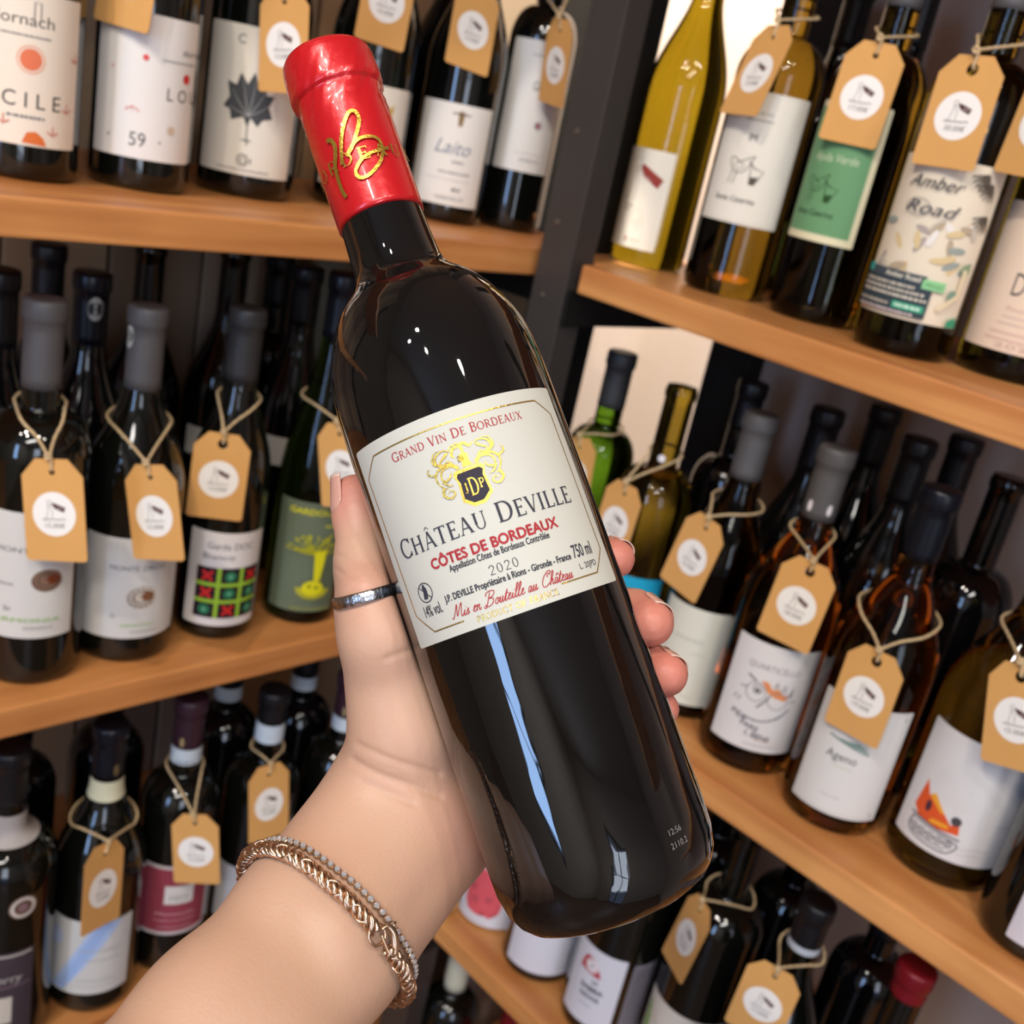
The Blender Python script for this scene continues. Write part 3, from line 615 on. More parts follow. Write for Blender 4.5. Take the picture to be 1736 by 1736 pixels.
def art_D4(U, H):
    r = random.Random(3); o = []
    for k in range(26):
        x, y = r.uniform(-U + 5, U - 10), r.uniform(34, 72); a = r.uniform(0, 6); c = r.choice(['#b7a58c', '#cdb58e', '#c9bfae', '#9aa29a', '#d9c394', '#b0a49c', '#e8e2da'])
        o.append(D_(poly([(x + (7 * math.cos(t)) * math.cos(a) - 2.6 * math.sin(t) * math.sin(a), y + 7 * math.cos(t) * math.sin(a) + 2.6 * math.sin(t) * math.cos(a)) for t in [q * .52 for q in range(12)]], c)))
    for cx, cy in ((U - 12, H - 12), (U - 8, H - 34), (U - 18, H - 6)):
        for k in range(6): a = PI + .2 + k * .32; o.append(D_(line([(cx, cy), (cx + 6 * math.cos(a + .1), cy + 6 * math.sin(a)), (cx + 12 * math.cos(a), cy + 12 * math.sin(a))], 2.0, '#5a5248', 'e')))
    o += [tx('Amber', -8, H - 22, 9, '#3a3c42', width=38, sl=.45), tx('Road', -6, H - 40, 9, '#4a4a54', width=34, sl=.45), D_(ring(-14, H - 36, 9, .5, '#6a6a70', 6)),
          rect(-U + 2, 3, 14, 30, '#38444c'), rect(-U + 2, 29, -U + 9, 35, '#3fa7a0'), rect(-U + 9, 28, 8, 34, '#48525a'), rect(6, 25, 22, 32, '#8fcf94'), tx('Amber Road', -9, 29, 3.6, '#e8e2d0', width=26, bold=.1), tx('FRIULI', 14, 27, 2.6, '#4a7a50', width=12),
          tiny(-U + 4, 2, 23, 2, '#cfc8b8', 1), tiny(-U + 3, 10, 19, 2, '#cfc8b8', 2), tiny(-U + 4, 12, 15, 2, '#d9d2c2', 3), rect(-10, 7, 12, 12, '#3fa884'), tiny(-8, 10, 8.4, 2.2, '#cfe8d8', 4), tiny(-U + 3, -12, 8, 2, '#bfb8a8', 5), tiny(-U + 4, 6, 3.6, 1.6, '#d9c8c8', 6),
          D_(poly([(U - 14, 0.6), (U - 4, 1), (U - 6, 9), (U - 13, 6)], '#3f9a74')), D_(disc(U - 12, 44, 4, '#8aa07a')), D_(disc(U - 16, 24, 4, '#7f9a84')), D_(line([(U - 24, 12), (U - 12, 24), (U - 12, 44)], 3.5, '#e4d6b4'))]
    return o
def art_D5(U, H): return [tx('PO', 6, H - 42, 17, '#6a6460', xs=.62), tx('DI', -8, H - 66, 17, '#6a6460', xs=.6), D_(poly([(6, H - 20), (22, H - 20), (22, H - 2), (14, H - 4)], '#9a5444')), D_(disc(14, H - 22, 9, '#e0b8ac', 5)), tx('Pinot Grigio', 4, 30, 3.4, '#c9a99c', width=34), tiny(-14, 30, 25, 1.4, '#d0b8ac', 2), tiny(-16, 30, 20, 1.4, '#d0b8ac', 3), D_(line([(-20, 14), (30, 14)], 1.8, '#d8b8a8')), D_(line([(-22, 9), (30, 9)], 1.8, '#d8b8a8')), tx('2021', 2, 3, 3.5, '#c9a99c', width=30)]
def art_E4(U, H): return [tx('CARMENERE', 0, H - 34, 4.0, '#b0aea0', width=32), D_(line([(6, H - 46), (12, H - 44), (20, H - 45)], .6, '#a8a698')), tiny(6, 18, 8, 1.6, '#c4c2b4', 3)]
def art_E6(U, H):
    o = [tx('QUARTICELLO', 0, H - 24, 5.6, '#8a7f88', width=46)]
    u, v = 2, H - 46
    o += [D_(poly([(-8, v + 12), (-2, v + 12), (3, v + 6), (8, v + 8), (14, v + 2), (20, v + 4), (16, v - 3), (6, v - 1), (0, v + 2)], '#e2905a')), D_(ring(-10, v, 8.5, .8, '#8a8488', 9)), D_(ring(10, v - 4, 8.5, .8, '#8a8488', 8)), D_(disc(-9, v + 2, 2.2, '#6a6468')), D_(ring(-9, v + 3, 4, .8, '#6a6468')), D_(line([(2, v), (0, v - 6), (-6, v - 14)], 1.4, '#66606a')), D_(line([(4, v + 8), (6, v + 14), (7, v + 9)], 1.1, '#66606a')), D_(line([(10, v + 6), (13, v + 13), (14, v + 5)], 1.1, '#66606a')), D_(line([(18, v + 2), (21, v + 11), (20, v + 1)], 1.2, '#66606a')),
          D_(line([(-20, v + 14), (-12, v + 10)], 1.8, '#77717a')), D_(line([(-24, v + 1), (-17, v + 2)], .9, '#77717a')), D_(line([(20, v - 3), (26, v - 2)], .9, '#77717a')), D_(line([(22, v - 10), (14, v - 20), (0, v - 26), (-14, v - 25)], 1.3, '#77717a', smooth=4)), D_(line([(20, v - 14), (8, v - 24)], 1.0, '#77717a')), D_(line([(-27, v - 12), (-25, v - 8)], .9, '#77717a')), D_(line([(-23, v - 13), (-21, v - 9)], .9, '#77717a')),
          tx('PER', -18, v - 28, 5, '#5f5a66', width=15, rot=-.25), tx('FARE', -7, v - 35, 5, '#4f4c5a', width=16, rot=-.2), tx('L BENE', 2, v - 43, 5, '#4a4a58', width=22, rot=-.15), D_(line([(0, 12), (22, 11)], .7, '#e4c4b0')), tiny(-8, 22, 6, 1.0, '#b9b2b0', 5)]
    return o
def art_E7(U, H): return [D_(line([(-U + 2, 2.5), (U - 3, 2.5), (U - 3, H - 3), (-U + 2, H - 3)], .35, '#9a9c98', closed=True)), D_(poly([(-24, H - 36), (2, H - 34), (12, H - 40), (-4, H - 38)], '#7f958c')), D_(line([(-22, H - 35), (12, H - 42)], 2.2, '#7a8c88', True)), tx('Ageno', -8, H - 54, 7.5, '#3e3c3e', width=25, sl=.05), tiny(-14, 4, H - 60, 1.2, '#c9c6ae', 3), tiny(-14, 2, 16, 1, '#bdb8b2', 4), D_(disc(U - 6, H - 7, 1.0, G)), D_(disc(U - 7, 6, 1.0, G))]
def art_E8(U, H):
    x, y = -U + 14, 22
    o = [D_(poly([(x - 2, y + 8), (x + 2, y + 34), (x + 8, y + 22), (x + 12, y + 26), (x + 26, y + 12), (x + 30, y + 8), (x + 36, y + 12), (x + 38, y + 2), (x + 20, y), (x + 4, y + 2)], '#d9582c')), D_(poly([(x + 8, y + 23), (x + 12, y + 27), (x + 24, y + 14), (x + 20, y + 14)], '#e8a030')), D_(poly([(x + 14, y + 2), (x + 30, y + 4), (x + 28, y + 7), (x + 16, y + 6)], '#e8a030')), D_(disc(x + 33, y + 13, 4, '#4a4648')), D_(disc(x + 10, y + 14, 2.4, '#4a3038', 5)),
         D_(line([(x - 2, y + 2), (x + 40, y - 2)], 1.4, '#5a4a50')), D_(line([(x + 1, y - 2), (x, y - 10), (x + 6, y - 15), (x + 30, y - 17), (x + 38, y - 12), (x + 37, y - 5), (x + 4, y - 1)], 1.1, '#5a5056', smooth=4, closed=True)), D_(line([(x + 4, y - 12), (x + 32, y - 14)], .9, '#5a5056'))]
    for k in range(5): cx = x + 5 + k * 7; o += [D_(ring(cx, y - 8, 2.8, .8, '#5a5056')), D_(disc(cx, y - 8, 1, '#5a5056'))]
    for k in range(9): o.append(D_(line([(x + 6 + k * 3, y + 34 - k * 2), (x + 14 + k * 3, y + 52 - k * 3)], .25, '#cfc9c4')))
    o += [D_(line([(x + 42, y - 8), (x + 54, y - 5), (x + 64, y - 6)], .4, '#b9b4b0')), D_(line([(x + 42, y - 13), (x + 52, y - 11), (x + 60, y - 12)], .4, '#b9b4b0')), tx('CANTINA', U - 6, 14, 3.4, '#3a3a3e', width=20, rot=1.45), tiny(U - 26, U - 8, 40, .9, '#c4beba', 3)]
    return o
def art_F1(U, H):
    o = [D_(poly([(-26, 24), (-20, 14), (-8, 12), (-4, 18), (2, 19), (4, 14), (8, 12), (10, 20), (18, 20), (20, 30), (20, H - 2), (-26, H - 2)], '#e0606a'))]
    for x, y in ((-12, 32), (4, 38), (14, 50), (-18, 48)): o += [D_(ring(x, y, 4, .9, '#b0505a')), D_(ring(x, y, 2, .8, '#8c4a52'))]
    return o + [tiny(-20, 6, 5, 1, '#b0b0bc', 3)]
def art_F2(U, H): return [tx('LA', U - 6, 12, 3.5, '#4a4a52', rot=1.4, width=8), tx('CASA', U - 6, 26, 3.5, '#4a4a52', rot=1.4, width=14)]
def art_F3(U, H):
    x, y = -4, H - 22
    return [D_(poly([(x - 12, y + 3), (x - 8, y + 10), (x, y + 9), (x + 8, y + 1), (x + 13, y - 10), (x + 4, y - 10), (x - 6, y - 9), (x - 14, y - 8)], '#b83c40')), D_(disc(x, y, 8, '#ece6ea')), D_(ring(x, y, 6, .7, '#c05a60')), D_(disc(x, y, 1.6, '#555560')),
            tx('LA', 4, y - 19, 5.2, '#3c3e48', xs=.8, bold=.2), tx('SABBIA', 2, y - 29, 5.8, '#33353f', width=26, bold=.25), tx('NOVA', 2, y - 39, 5.8, '#33353f', width=22, bold=.25), tiny(-8, 6, y - 48, 1.2, '#9a9aa6', 4)]
def art_F3b(U, H): return [tiny(-U + 1.5, U - 1.5, y, 1.1, '#5c5860', 10 + y) for y in range(14, int(H) - 3, 3)] + [rect(-U + 1, 1.5, U - 1, 9, '#c9c4cc')]
def art_F4(U, H):
    r = random.Random(9); o = [D_(poly([(-U + 3, 10), (-U + 12, 14), (-U + 15, 36), (-U + 11, 58), (-U + 4, 62)], '#8fae6c')), D_(poly([(-U + 2, 6), (-U + 9, 8), (-U + 6, 20)], '#cfa0b4'))]
    for k in range(26): x, y = r.uniform(-U + 16, U - 6), r.uniform(12, H - 16); o.append(D_(line([(x, y), (x + r.uniform(2, 6), y + r.uniform(-1, 2))], 1.0, r.choice(['#b9a88c', '#a3967c', '#c9bda0']))))
    return o

BOT = {
 'A1': (1, .3136, .8214, .0375, .300, 'bgy', 'dark', 'grey', .06, 'dark bottle with cream label, orange sun dot and widely spaced black capitals', [(-62, 60, .024, .122, '#e9ddcc', art_A1)]),
 'A2': (1, .4062, .8286, .0375, .300, 'bgy', 'dark', 'grey', .06, 'dark wine bottle with white label scattered with red dots and a grey 59', [(-63, 66, .024, .126, '#e6e2dd', art_A2)]),
 'A3': (1, .5177, .8584, .0405, .300, 'bgy', 'dark', 'dgrey', .06, 'dark wine bottle with off-white label showing a black and white vine leaf', [(-66, 60, .019, .135, '#e8e3d6', art_A3)]),
 'A4': (1, .6384, .8587, .0395, .300, 'bgy', 'dark', 'dgrey', .06, 'dark wine bottle with pale label and gold emblem, mostly hidden behind the red capsule', [(-64, 64, .018, .112, '#e6e0d4', art_A4)]),
 'A5': (1, .7368, .8423, .0380, .300, 'bgy', 'dark', 'grey', .06, 'dark wine bottle with white label, bronze emblem and slanting blue-grey script, upper left shelf', [(-64, 56, .017, .111, '#e8e3da', art_A5)]),
 'A6': (1, .8215, .8313, .0340, .300, 'bdx', 'dark', 'dgrey', .06, 'slim dark wine bottle with notched white label next to the black post', [(-52, 56, .060, .184, '#e8e4dc', art_A6)]),
 'B1': (2, .3166, .7745, .0395, .304, 'bdx', 'dark', 'grey', .066, 'dark bottle with grey capsule and a brown fossil shell on its white label', [(-62, 48, .044, .150, '#d9d6d0', art_B1)]),
 'B2': (2, .3985, .7783, .0408, .300, 'bgy', 'dark', 'grey', .066, 'dark wine bottle with grey capsule and a pencil-drawn ammonite on its label', [(-56, 72, .025, .117, '#dcd9d3', art_B2)]),
 'B3': (2, .4875, .7778, .0357, .301, 'bgy', 'dark', 'dgrey', .062, 'dark wine bottle whose label shows a noughts and crosses grid in red and green', [(-47, 70, .016, .108, '#e6dfda', art_B3)]),
 'B4': (2, .5786, .7734, .0357, .336, 'flute', 'dgreen', 'navy', .058, 'tall slender green bottle with moss green label and yellow tree drawing, by the thumb', [(-52, 58, .015, .128, '#66705a', art_B4)]),
 'C0': (3, .3017, .7610, .0420, .300, 'bdx', 'dark', 'black', .05, 'dark wine bottle with black and grey label at the bottom left corner of the picture', [(-65, 36, .024, .118, '#443a40', art_C0)]),
 'C1': (3, .3870, .7600, .0413, .300, 'bgy', 'dark', 'navy', .052, 'dark wine bottle with white label crossed by pale blue bands, lower left shelf', [(-76, 50, .026, .112, '#cfccc8', art_C1)]),
 'C2': (3, .4680, .7660, .0380, .302, 'bdx', 'dark', 'purple', .052, 'dark wine bottle with aubergine capsule and burgundy red label', [(-60, 62, .050, .134, '#c9bcbc', art_C2)]),
 'C3': (3, .5553, .7578, .0395, .292, 'bdx', 'dark', 'black', .036, 'dark screw-capped wine bottle with white label beside the bracelet', [(-56, 58, .027, .100, '#d2ccc8', art_C3)]),
 'C4': (3, .6459, .7500, .0390, .293, 'bdx', 'dark', 'purple', .050, 'dark wine bottle with aubergine capsule, half hidden behind the thumb base', [(-56, 58, .05, .12, '#c9c3bb', None)]),
 'D1': (1, .8666, .6740, .0378, .320, 'bgy', 'olive', None, 0, 'translucent yellow-green bottle with small cream label beside the black post', [(-74, 9, .016, .108, '#ebe2d0', art_D1)]),
 'D2': (1, .8409, .5584, .0380, .300, 'bdx', 'brown', 'grey', .05, 'brown bottle with white label and a fine line drawing of an animal with a cup', [(-66, 52, .063, .171, '#e6e0d2', art_D2)]),
 'D3': (1, .8501, .4690, .0388, .300, 'bdx', 'brown', 'grey', .05, 'brown bottle with pale green label framed in cream', [(-78, 24, .065, .174, '#e6deba', art_D3)]),
 'D4': (1, .8223, .3713, .0379, .300, 'bdx', 'brown', 'grey', .05, 'bottle with tall floral label, bamboo leaves and handwritten black title', [(-74, 62, .028, .145, '#e6d9c2', art_D4)]),
 'D5': (1, .8690, .3016, .0398, .300, 'bgy', 'brown', 'dgrey', .05, 'bottle with salmon and cream label in hand-drawn capitals at the right edge of the picture', [(-66, 60, .021, .128, '#e4cdb6', art_D5)]),
 'E1': (2, .8577, .6660, .0370, .295, 'bdx', 'green', 'dgrey', .058, 'bright green bottle with dark capsule in front of the sunlit wall patch', [(-50, 38, .050, .112, '#dcdcd8', None)]),
 'E2': (2, .8167, .5568, .0380, .295, 'bdx', 'lolive', None, 0, 'olive bottle without capsule, with round white sticker on its neck and turquoise label', [(-60, 50, .050, .112, '#1f9fc4', None)]),
 'E3': (2, .9452, .5606, .0370, .295, 'bdx', 'black', 'black', .05, 'black bottle standing behind the olive bottle without capsule', []),
 'E4': (2, .8256, .4723, .0380, .296, 'bgy', 'brown', 'grey', .060, 'dark bottle with grey capsule and plain ivory label beside the fingertips', [(-66, 40, .016, .114, '#dcd9c8', art_E4)]),
 'E6': (2, .8114, .3870, .0436, .296, 'bgy', 'amber', 'grey', .062, 'amber bottle whose white label has an ink-drawn owl face with an orange splash', [(-44, 61, .025, .127, '#dedad8', art_E6)]),
 'E7': (2, .8074, .2931, .0425, .297, 'bgy', 'amber', 'navy', .058, 'amber bottle with clear-looking neck and plain white label topped by a green wave', [(-46, 59, .018, .122, '#dad7d2', art_E7)]),
 'E8': (2, .8345, .2035, .0450, .300, 'bgy', 'brown', 'grey', .06, 'broad dark bottle with white label picturing an orange carriage', [(-56, 74, .026, .130, '#d8d4d1', art_E8)]),
 'E9': (2, .8080, .1160, .0405, .300, 'bgy', 'dark', 'grey', .06, 'dark bottle with pale label cut off by the right edge, middle right shelf', [(-20, 75, .014, .11, '#cfcad0', None)]),
 'F1': (3, .8119, .6270, .0415, .300, 'bdx', 'rose', 'white', .05, 'rose wine bottle with white label printed in watermelon red', [(-62, 39, .004, .082, '#dfdfe6', art_F1)]),
 'F2': (3, .8040, .5403, .0425, .300, 'bdx', 'dark', 'grey', .05, 'dark bottle with blank white label directly under the base of the held bottle', [(-50, 62, .014, .105, '#d6d6e0', art_F2)]),
 'F3': (3, .8033, .4457, .0430, .300, 'bdx', 'dark', 'grey', .05, 'dark bottle with white label bearing a red eye and handwritten black words', [(-62, 20, .019, .112, '#d9d9e2', art_F3), (30, 84, .014, .108, '#857f88', art_F3b)]),
 'F4': (3, .8260, .3590, .0420, .300, 'bdx', 'dark', None, 0, 'dark bottle with beige label edged with green foliage, lower right', [(-74, 62, .018, .094, '#d6cfc4', art_F4)]),
 'F5': (3, .7863, .2637, .0395, .300, 'bgy', 'dark', 'black', .045, 'dark bottle with black capsule and silver ring below it, lower right', [(-60, 60, .03, .10, '#cfc8bc', None)]),
 'F6': (3, .7780, .1711, .0380, .310, 'bdx', 'dark', 'red', .028, 'dark bottle with short dark red capsule in the shade under the middle right shelf', []),
 'G1': (4, .8082, .6505, .0370, .305, 'bdx', 'dark', 'white', .075, 'bottle with cream white neck sleeve below the lowest right shelf', []),
 'G2': (4, .8221, .5626, .0370, .280, 'bdx', 'rose', 'red', .05, 'red bottle just visible below the lowest right shelf', []),
 'bE4': (2, .9120, .4560, .0380, .3025, 'bgy', 'black', 'black', .06, 'black-capped bottle in the back row between the ivory label bottle and the owl label bottle', []),
 'bE5': (2, 1.0020, .4427, .0370, .305, 'bgy', 'black', 'black', .06, 'black-capped bottle in the rearmost row behind the owl label bottle', []),
 'bE6': (2, .9260, .3697, .0370, .303, 'bgy', 'black', 'black', .06, 'black-capped bottle in the back row behind the amber bottle with plain white label', []),
 'bE7': (2, 1.0060, .3600, .0370, .303, 'bgy', 'black', 'black', .06, 'black-capped bottle in the rearmost row against the grey wall, right of its twin', []),
 'bE8': (2, .9216, .2848, .0390, .300, 'bdx', 'black', None, 0, 'uncapped black bottle in the back row behind the orange carriage label', []),
 'bB0': (2, .3156, .8606, .0395, .305, 'bgy', 'black', 'black', .06, 'black bottle cut by the left edge, back row of the middle left shelf', []),
 'bB1': (2, .4068, .9920, .0360, .302, 'bgy', 'black', 'black', .06, 'tall-looking black bottle in the rearmost row just under the upper left shelf', []),
 'bB2': (2, .3945, .8720, .0390, .304, 'bgy', 'black', 'navy', .06, 'black bottle with paper seal on its capsule, second row of the middle left shelf', [(8, 58, .10, .13, '#cfccc0', None)]),
 'bB3': (2, .4915, .9644, .0385, .315, 'bgy', 'black', None, 0, 'black bottle behind the ammonite bottle, its mouth hidden by the shelf above', []),
 'bB4': (2, .5714, .9462, .0385, .320, 'bgy', 'black', None, 0, 'black bottle behind the noughts and crosses bottle, its mouth hidden by the shelf above', [(-50, 20, .11, .14, '#cfccc4', None)]),
 'bB5': (2, .6590, 1.0000, .0360, .305, 'bdx', 'black', 'navy', .055, 'dark navy-capped bottle in the rearmost row left of the held bottle neck', []),
 'bB6': (2, .6160, .8840, .0360, .318, 'bgy', 'black', 'navy', .058, 'black bottle directly behind the moss green label bottle', [(-60, 10, .12, .15, '#cfccc4', None)]),
 'bC1': (3, .5605, .8477, .0370, .300, 'bdx', 'black', 'black', .05, 'black bottle with white neck band behind the screw-capped bottle', []),
 'bC2': (3, .6465, .8323, .0370, .300, 'bdx', 'black', 'black', .05, 'black bottle with white neck band in the shade left of the thumb base', []),
}
EXTRA = []
for k, (s, x, y, why) in enumerate([(1, .463, .945, 'behind the vine leaf bottle'), (1, .358, .925, 'behind the bottle numbered 59'), (1, .585, .95, 'behind the hidden gold emblem bottle'), (1, .69, .94, 'behind the blue-grey script bottle'), (1, .785, .935, 'behind the slim bottle by the post'),
                                    (1, .945, .505, 'behind the two animal drawing labels'), (1, .925, .415, 'behind the pale green label bottle'), (1, .958, .335, 'behind the floral label bottle'), (1, 1.00, .60, 'by the wall behind the line drawing label'),
                                    (3, .345, .86, 'behind the blue-banded label bottle'), (3, .44, .87, 'behind the burgundy label bottle'), (3, .90, .515, 'behind the blank white label bottle'), (3, .905, .425, 'behind the red eye label bottle'), (3, .91, .335, 'behind the green foliage label bottle'), (3, .895, .235, 'behind the silver ringed bottle')]):
    shelf = {1: 'upper', 3: 'lower'}[s]; side = 'left' if y > .7 else 'right'
    EXTRA.append((s, x, y, 'plain black bottle %s, %s %s shelf' % (why, shelf, side)))
BI = {}
def grp(key):
    u = 'left' if key[-2] in 'ABC' or (len(key) == 3 and key[1] in 'ABC') else 'right'
    return u
for key, (s, x, y, R, H, kind, glass, cap, cl, lbl, labs) in BOT.items():
    c = key[-2]
    side = 'left' if c in 'ABC' else 'right'; lv = {1: 'upper', 2: 'middle', 3: 'lower', 4: 'lowest'}[s]
    t, P = bottle(key, (x, y, ZS[s]), R, H, kind, glass, cap, cl, lbl, group='wine bottles on the %s %s shelf' % (lv, side))
    BI[key] = (t, P, R, H, x, y, ZS[s])
    for L in labs: lab(t, R, L[0], L[1], L[2], L[3], L[4], L[5])
for s, x, y, lbl in EXTRA:
    side = 'left' if y > .7 else 'right'
    bottle('x', (x, y, ZS[s]), .037, .295, 'bgy' if s == 1 else 'bdx', 'black', 'black', .06, lbl, group='wine bottles on the %s %s shelf' % ({1: 'upper', 3: 'lower'}[s], side))
# details on single bottles
for key, z0, z1, c, ink in (('C1', .226, .246, '#d8d4b4', '#7c7a60'), ('C2', .234, .251, '#cfd8df', '#9aa4ac'), ('C3', .236, .257, '#cfdae4', None), ('C4', .228, .244, '#c4cfda', None), ('bC1', .232, .248, '#b9c2c8', None), ('bC2', .232, .248, '#b9c2c8', None), ('C0', .215, .24, '#b0a8a4', None), ('F5', .252, .259, '#b9bec6', None)):
    t, P = BI[key][:2]; neck_band(t, P, z0, z1, c, ink)
def sticker_on(key, ang, z, r, col, items=None, name='round_sticker', ry=None):
    t, P, R, H = BI[key][:4]; Rr = rad_at(P, z) + .0006
    f = wrapper(Rr, ang, z); n = 28; ry = ry or r
    V = [f(0, 0, 0)] + [f(r * math.cos(2 * PI * k / n), ry * math.sin(2 * PI * k / n), 0) for k in range(n)]
    V = [(f(0, 0, 0))] + V[1:]
    o = link(name, mesh(name, V, [(0, 1 + k, 1 + (k + 1) % n) for k in range(n)]), papermat(col), t)
    if items: put_print(items, f, o, 'lettering', off0=.0002)
sticker_on('E2', -8, .226, 3.6, '#e9e4ea')
sticker_on('bB2', 15, .276, 6.5, '#b9b9ae', [ring(0, 0, 3, 1, '#4c4c48', 5)], 'paper_seal', 10)
sticker_on('B2', -62, .276, 5, '#c4c4ba', [ring(0, 0, 2.4, 1, '#4c4c48', 4.4)], 'paper_seal', 10)
sticker_on('C0', 20, .165, 12, '#6a5040', [ring(0, 0, 9, 3, '#cfc4bc'), disc(0, 0, 4, '#8a6a70')], 'medal_sticker')
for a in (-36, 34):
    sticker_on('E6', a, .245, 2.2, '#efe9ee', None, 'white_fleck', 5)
sticker_on('C2', -20, .259, 2.0, '#b9a070', [line([(-1, -3), (1, 0), (-1, 3)], .5, '#5a4636')], 'gold_stamp', 5)
sticker_on('C1', 30, .258, 2.4, '#6a5a3a', None, 'gold_stamp', 6)
sticker_on('C4', -10, .253, 2.2, '#a08c68', None, 'gold_stamp', 6)

# ------------------------------------------------------------------ kraft price tags on twine
TAGS = {
 'A2': ((0.3775, 0.8012, 1.5704), (0.3605, 0.8252, 1.5154), (0.382, 0.7841, 1.5125), 0.235, 0.0180, '14.00€', 'half out of the picture above the bottle numbered 59'),
 'A3': ((0.495, 0.7903, 1.5477), (0.4901, 0.8039, 1.4785), (0.5058, 0.7606, 1.4838), 0.235, 0.0180, '12.00€', 'in front of the vine leaf label, beside the red capsule'),
 'A4': ((0.6181, 0.8234, 1.6015), (0.5933, 0.8263, 1.5395), (0.6379, 0.8127, 1.5362), 0.235, 0.0180, '10.00€', 'just right of the red capsule top, cut by the top edge'),
 'A5': ((0.7135, 0.8165, 1.5973), (0.6879, 0.8094, 1.5392), (0.7335, 0.7984, 1.534), 0.235, 0.0180, '13.00€', 'above the blue-grey script label'),
 'A6': ((0.7800, 0.7700, 1.5850), (0.7960, 0.7990, 1.5230), (0.7840, 0.7500, 1.5190), 0.235, 0.0180, '12.00€', 'on the slim bottle next to the black post, seen narrow'),
 'B1': ((0.3066, 0.7240, 1.1955), (0.2885, 0.7304, 1.1238), (0.3176, 0.6961, 1.1326), 0.224, 0.0180, '15.00€', 'over the brown fossil shell label, far left'),
 'B2': ((0.3811, 0.7194, 1.1868), (0.37, 0.7301, 1.1177), (0.3912, 0.6918, 1.1297), 0.206, 0.0237, '12.00€', 'above the ammonite drawing label'),
 'B3': ((0.4618, 0.7528, 1.1963), (0.4389, 0.7621, 1.1285), (0.4796, 0.7355, 1.1281), 0.222, 0.0183, '13.00€', 'above the noughts and crosses label'),
 'B4': ((0.5604, 0.7246, 1.2101), (0.5525, 0.7309, 1.138), (0.5695, 0.6897, 1.1508), 0.220, 0.0239, '14.00€', 'behind the thumb nail, over the moss green label'),
 'C1': ((0.3662, 0.7119, 0.8352), (0.3456, 0.6898, 0.7771), (0.3871, 0.7051, 0.7677), 0.198, 0.0256, '16.00€', 'hanging askew over the blue-banded label'),
 'C2': ((0.4550, 0.7160, 0.8312), (0.4380, 0.7270, 0.7606), (0.4680, 0.6990, 0.7664), 0.226, 0.0172, '15.00€', 'over the burgundy red label'),
 'C3': ((0.5383, 0.7256, 0.8525), (0.5200, 0.7066, 0.7881), (0.5648, 0.7074, 0.7860), 0.224, 0.0161, '14.00€', 'on the screw-capped bottle beside the wrist'),
 'D2': ((0.8052, 0.5511, 1.6042), (0.7997, 0.5974, 1.5453), (0.7886, 0.5527, 1.5467), 0.236, 0.0179, '12.00€', 'swung far to the left, on the line drawing label bottle'),
 'D3': ((0.8124, 0.4595, 1.6005), (0.8012, 0.4848, 1.5389), (0.8131, 0.4397, 1.5379), 0.232, 0.0166, '17.00€', 'over the pale green label'),
 'D4': ((0.7835, 0.3666, 1.5955), (0.7783, 0.3938, 1.5300), (0.7794, 0.3473, 1.5319), 0.230, 0.0166, '30.00€', 'with a large hole, over the floral label'),
 'D5': ((0.8005, 0.3117, 1.6001), (0.8024, 0.3341, 1.5430), (0.7908, 0.2906, 1.5422), 0.235, 0.0180, '16.00€', 'cut by the right edge, over the salmon label'),
 'E1': ((0.8195, 0.6629, 1.2028), (0.8115, 0.6790, 1.1358), (0.8090, 0.6342, 1.1465), 0.214, 0.0183, '13.00€', 'on the bright green bottle, half behind the held bottle'),
 'E2': ((0.7770, 0.5625, 1.1954), (0.7742, 0.5881, 1.1267), (0.7704, 0.5418, 1.1262), 0.228, 0.0155, '14.00€', 'on the olive bottle, just right of the held label'),
 'E4': ((0.7874, 0.4736, 1.1962), (0.7857, 0.5091, 1.1345), (0.782, 0.4642, 1.1285), 0.210, 0.0237, '16.00€', 'over the plain ivory label, above the fingertips'),
 'E6': ((0.7679, 0.3574, 1.2091), (0.762, 0.3841, 1.145), (0.772, 0.3389, 1.1422), 0.220, 0.0190, '18.00€', 'above the owl face label'),
 'E7': ((0.7605, 0.2789, 1.1695), (0.7596, 0.3055, 1.1026), (0.7611, 0.2607, 1.1026), 0.190, 0.0260, '19.00€', 'over the plain white label with green wave'),
 'E8': ((0.7785, 0.1844, 1.2037), (0.7751, 0.1942, 1.132), (0.7686, 0.1511, 1.146), 0.214, 0.0218, '15.00€', 'at the right edge above the orange carriage label'),
 'F4': ((0.7840, 0.3634, 0.8492), (0.7832, 0.3903, 0.7818), (0.7608, 0.3510, 0.7848), 0.216, 0.0193, '15.00€', 'turned on its corner, right of the base of the held bottle'),
 'F5': ((0.7400, 0.2610, 0.8790), (0.7310, 0.2850, 0.8170), (0.7440, 0.2440, 0.8150), 0.246, 0.0196, '17.00€', 'cut by the bottom edge, lower right'),
}
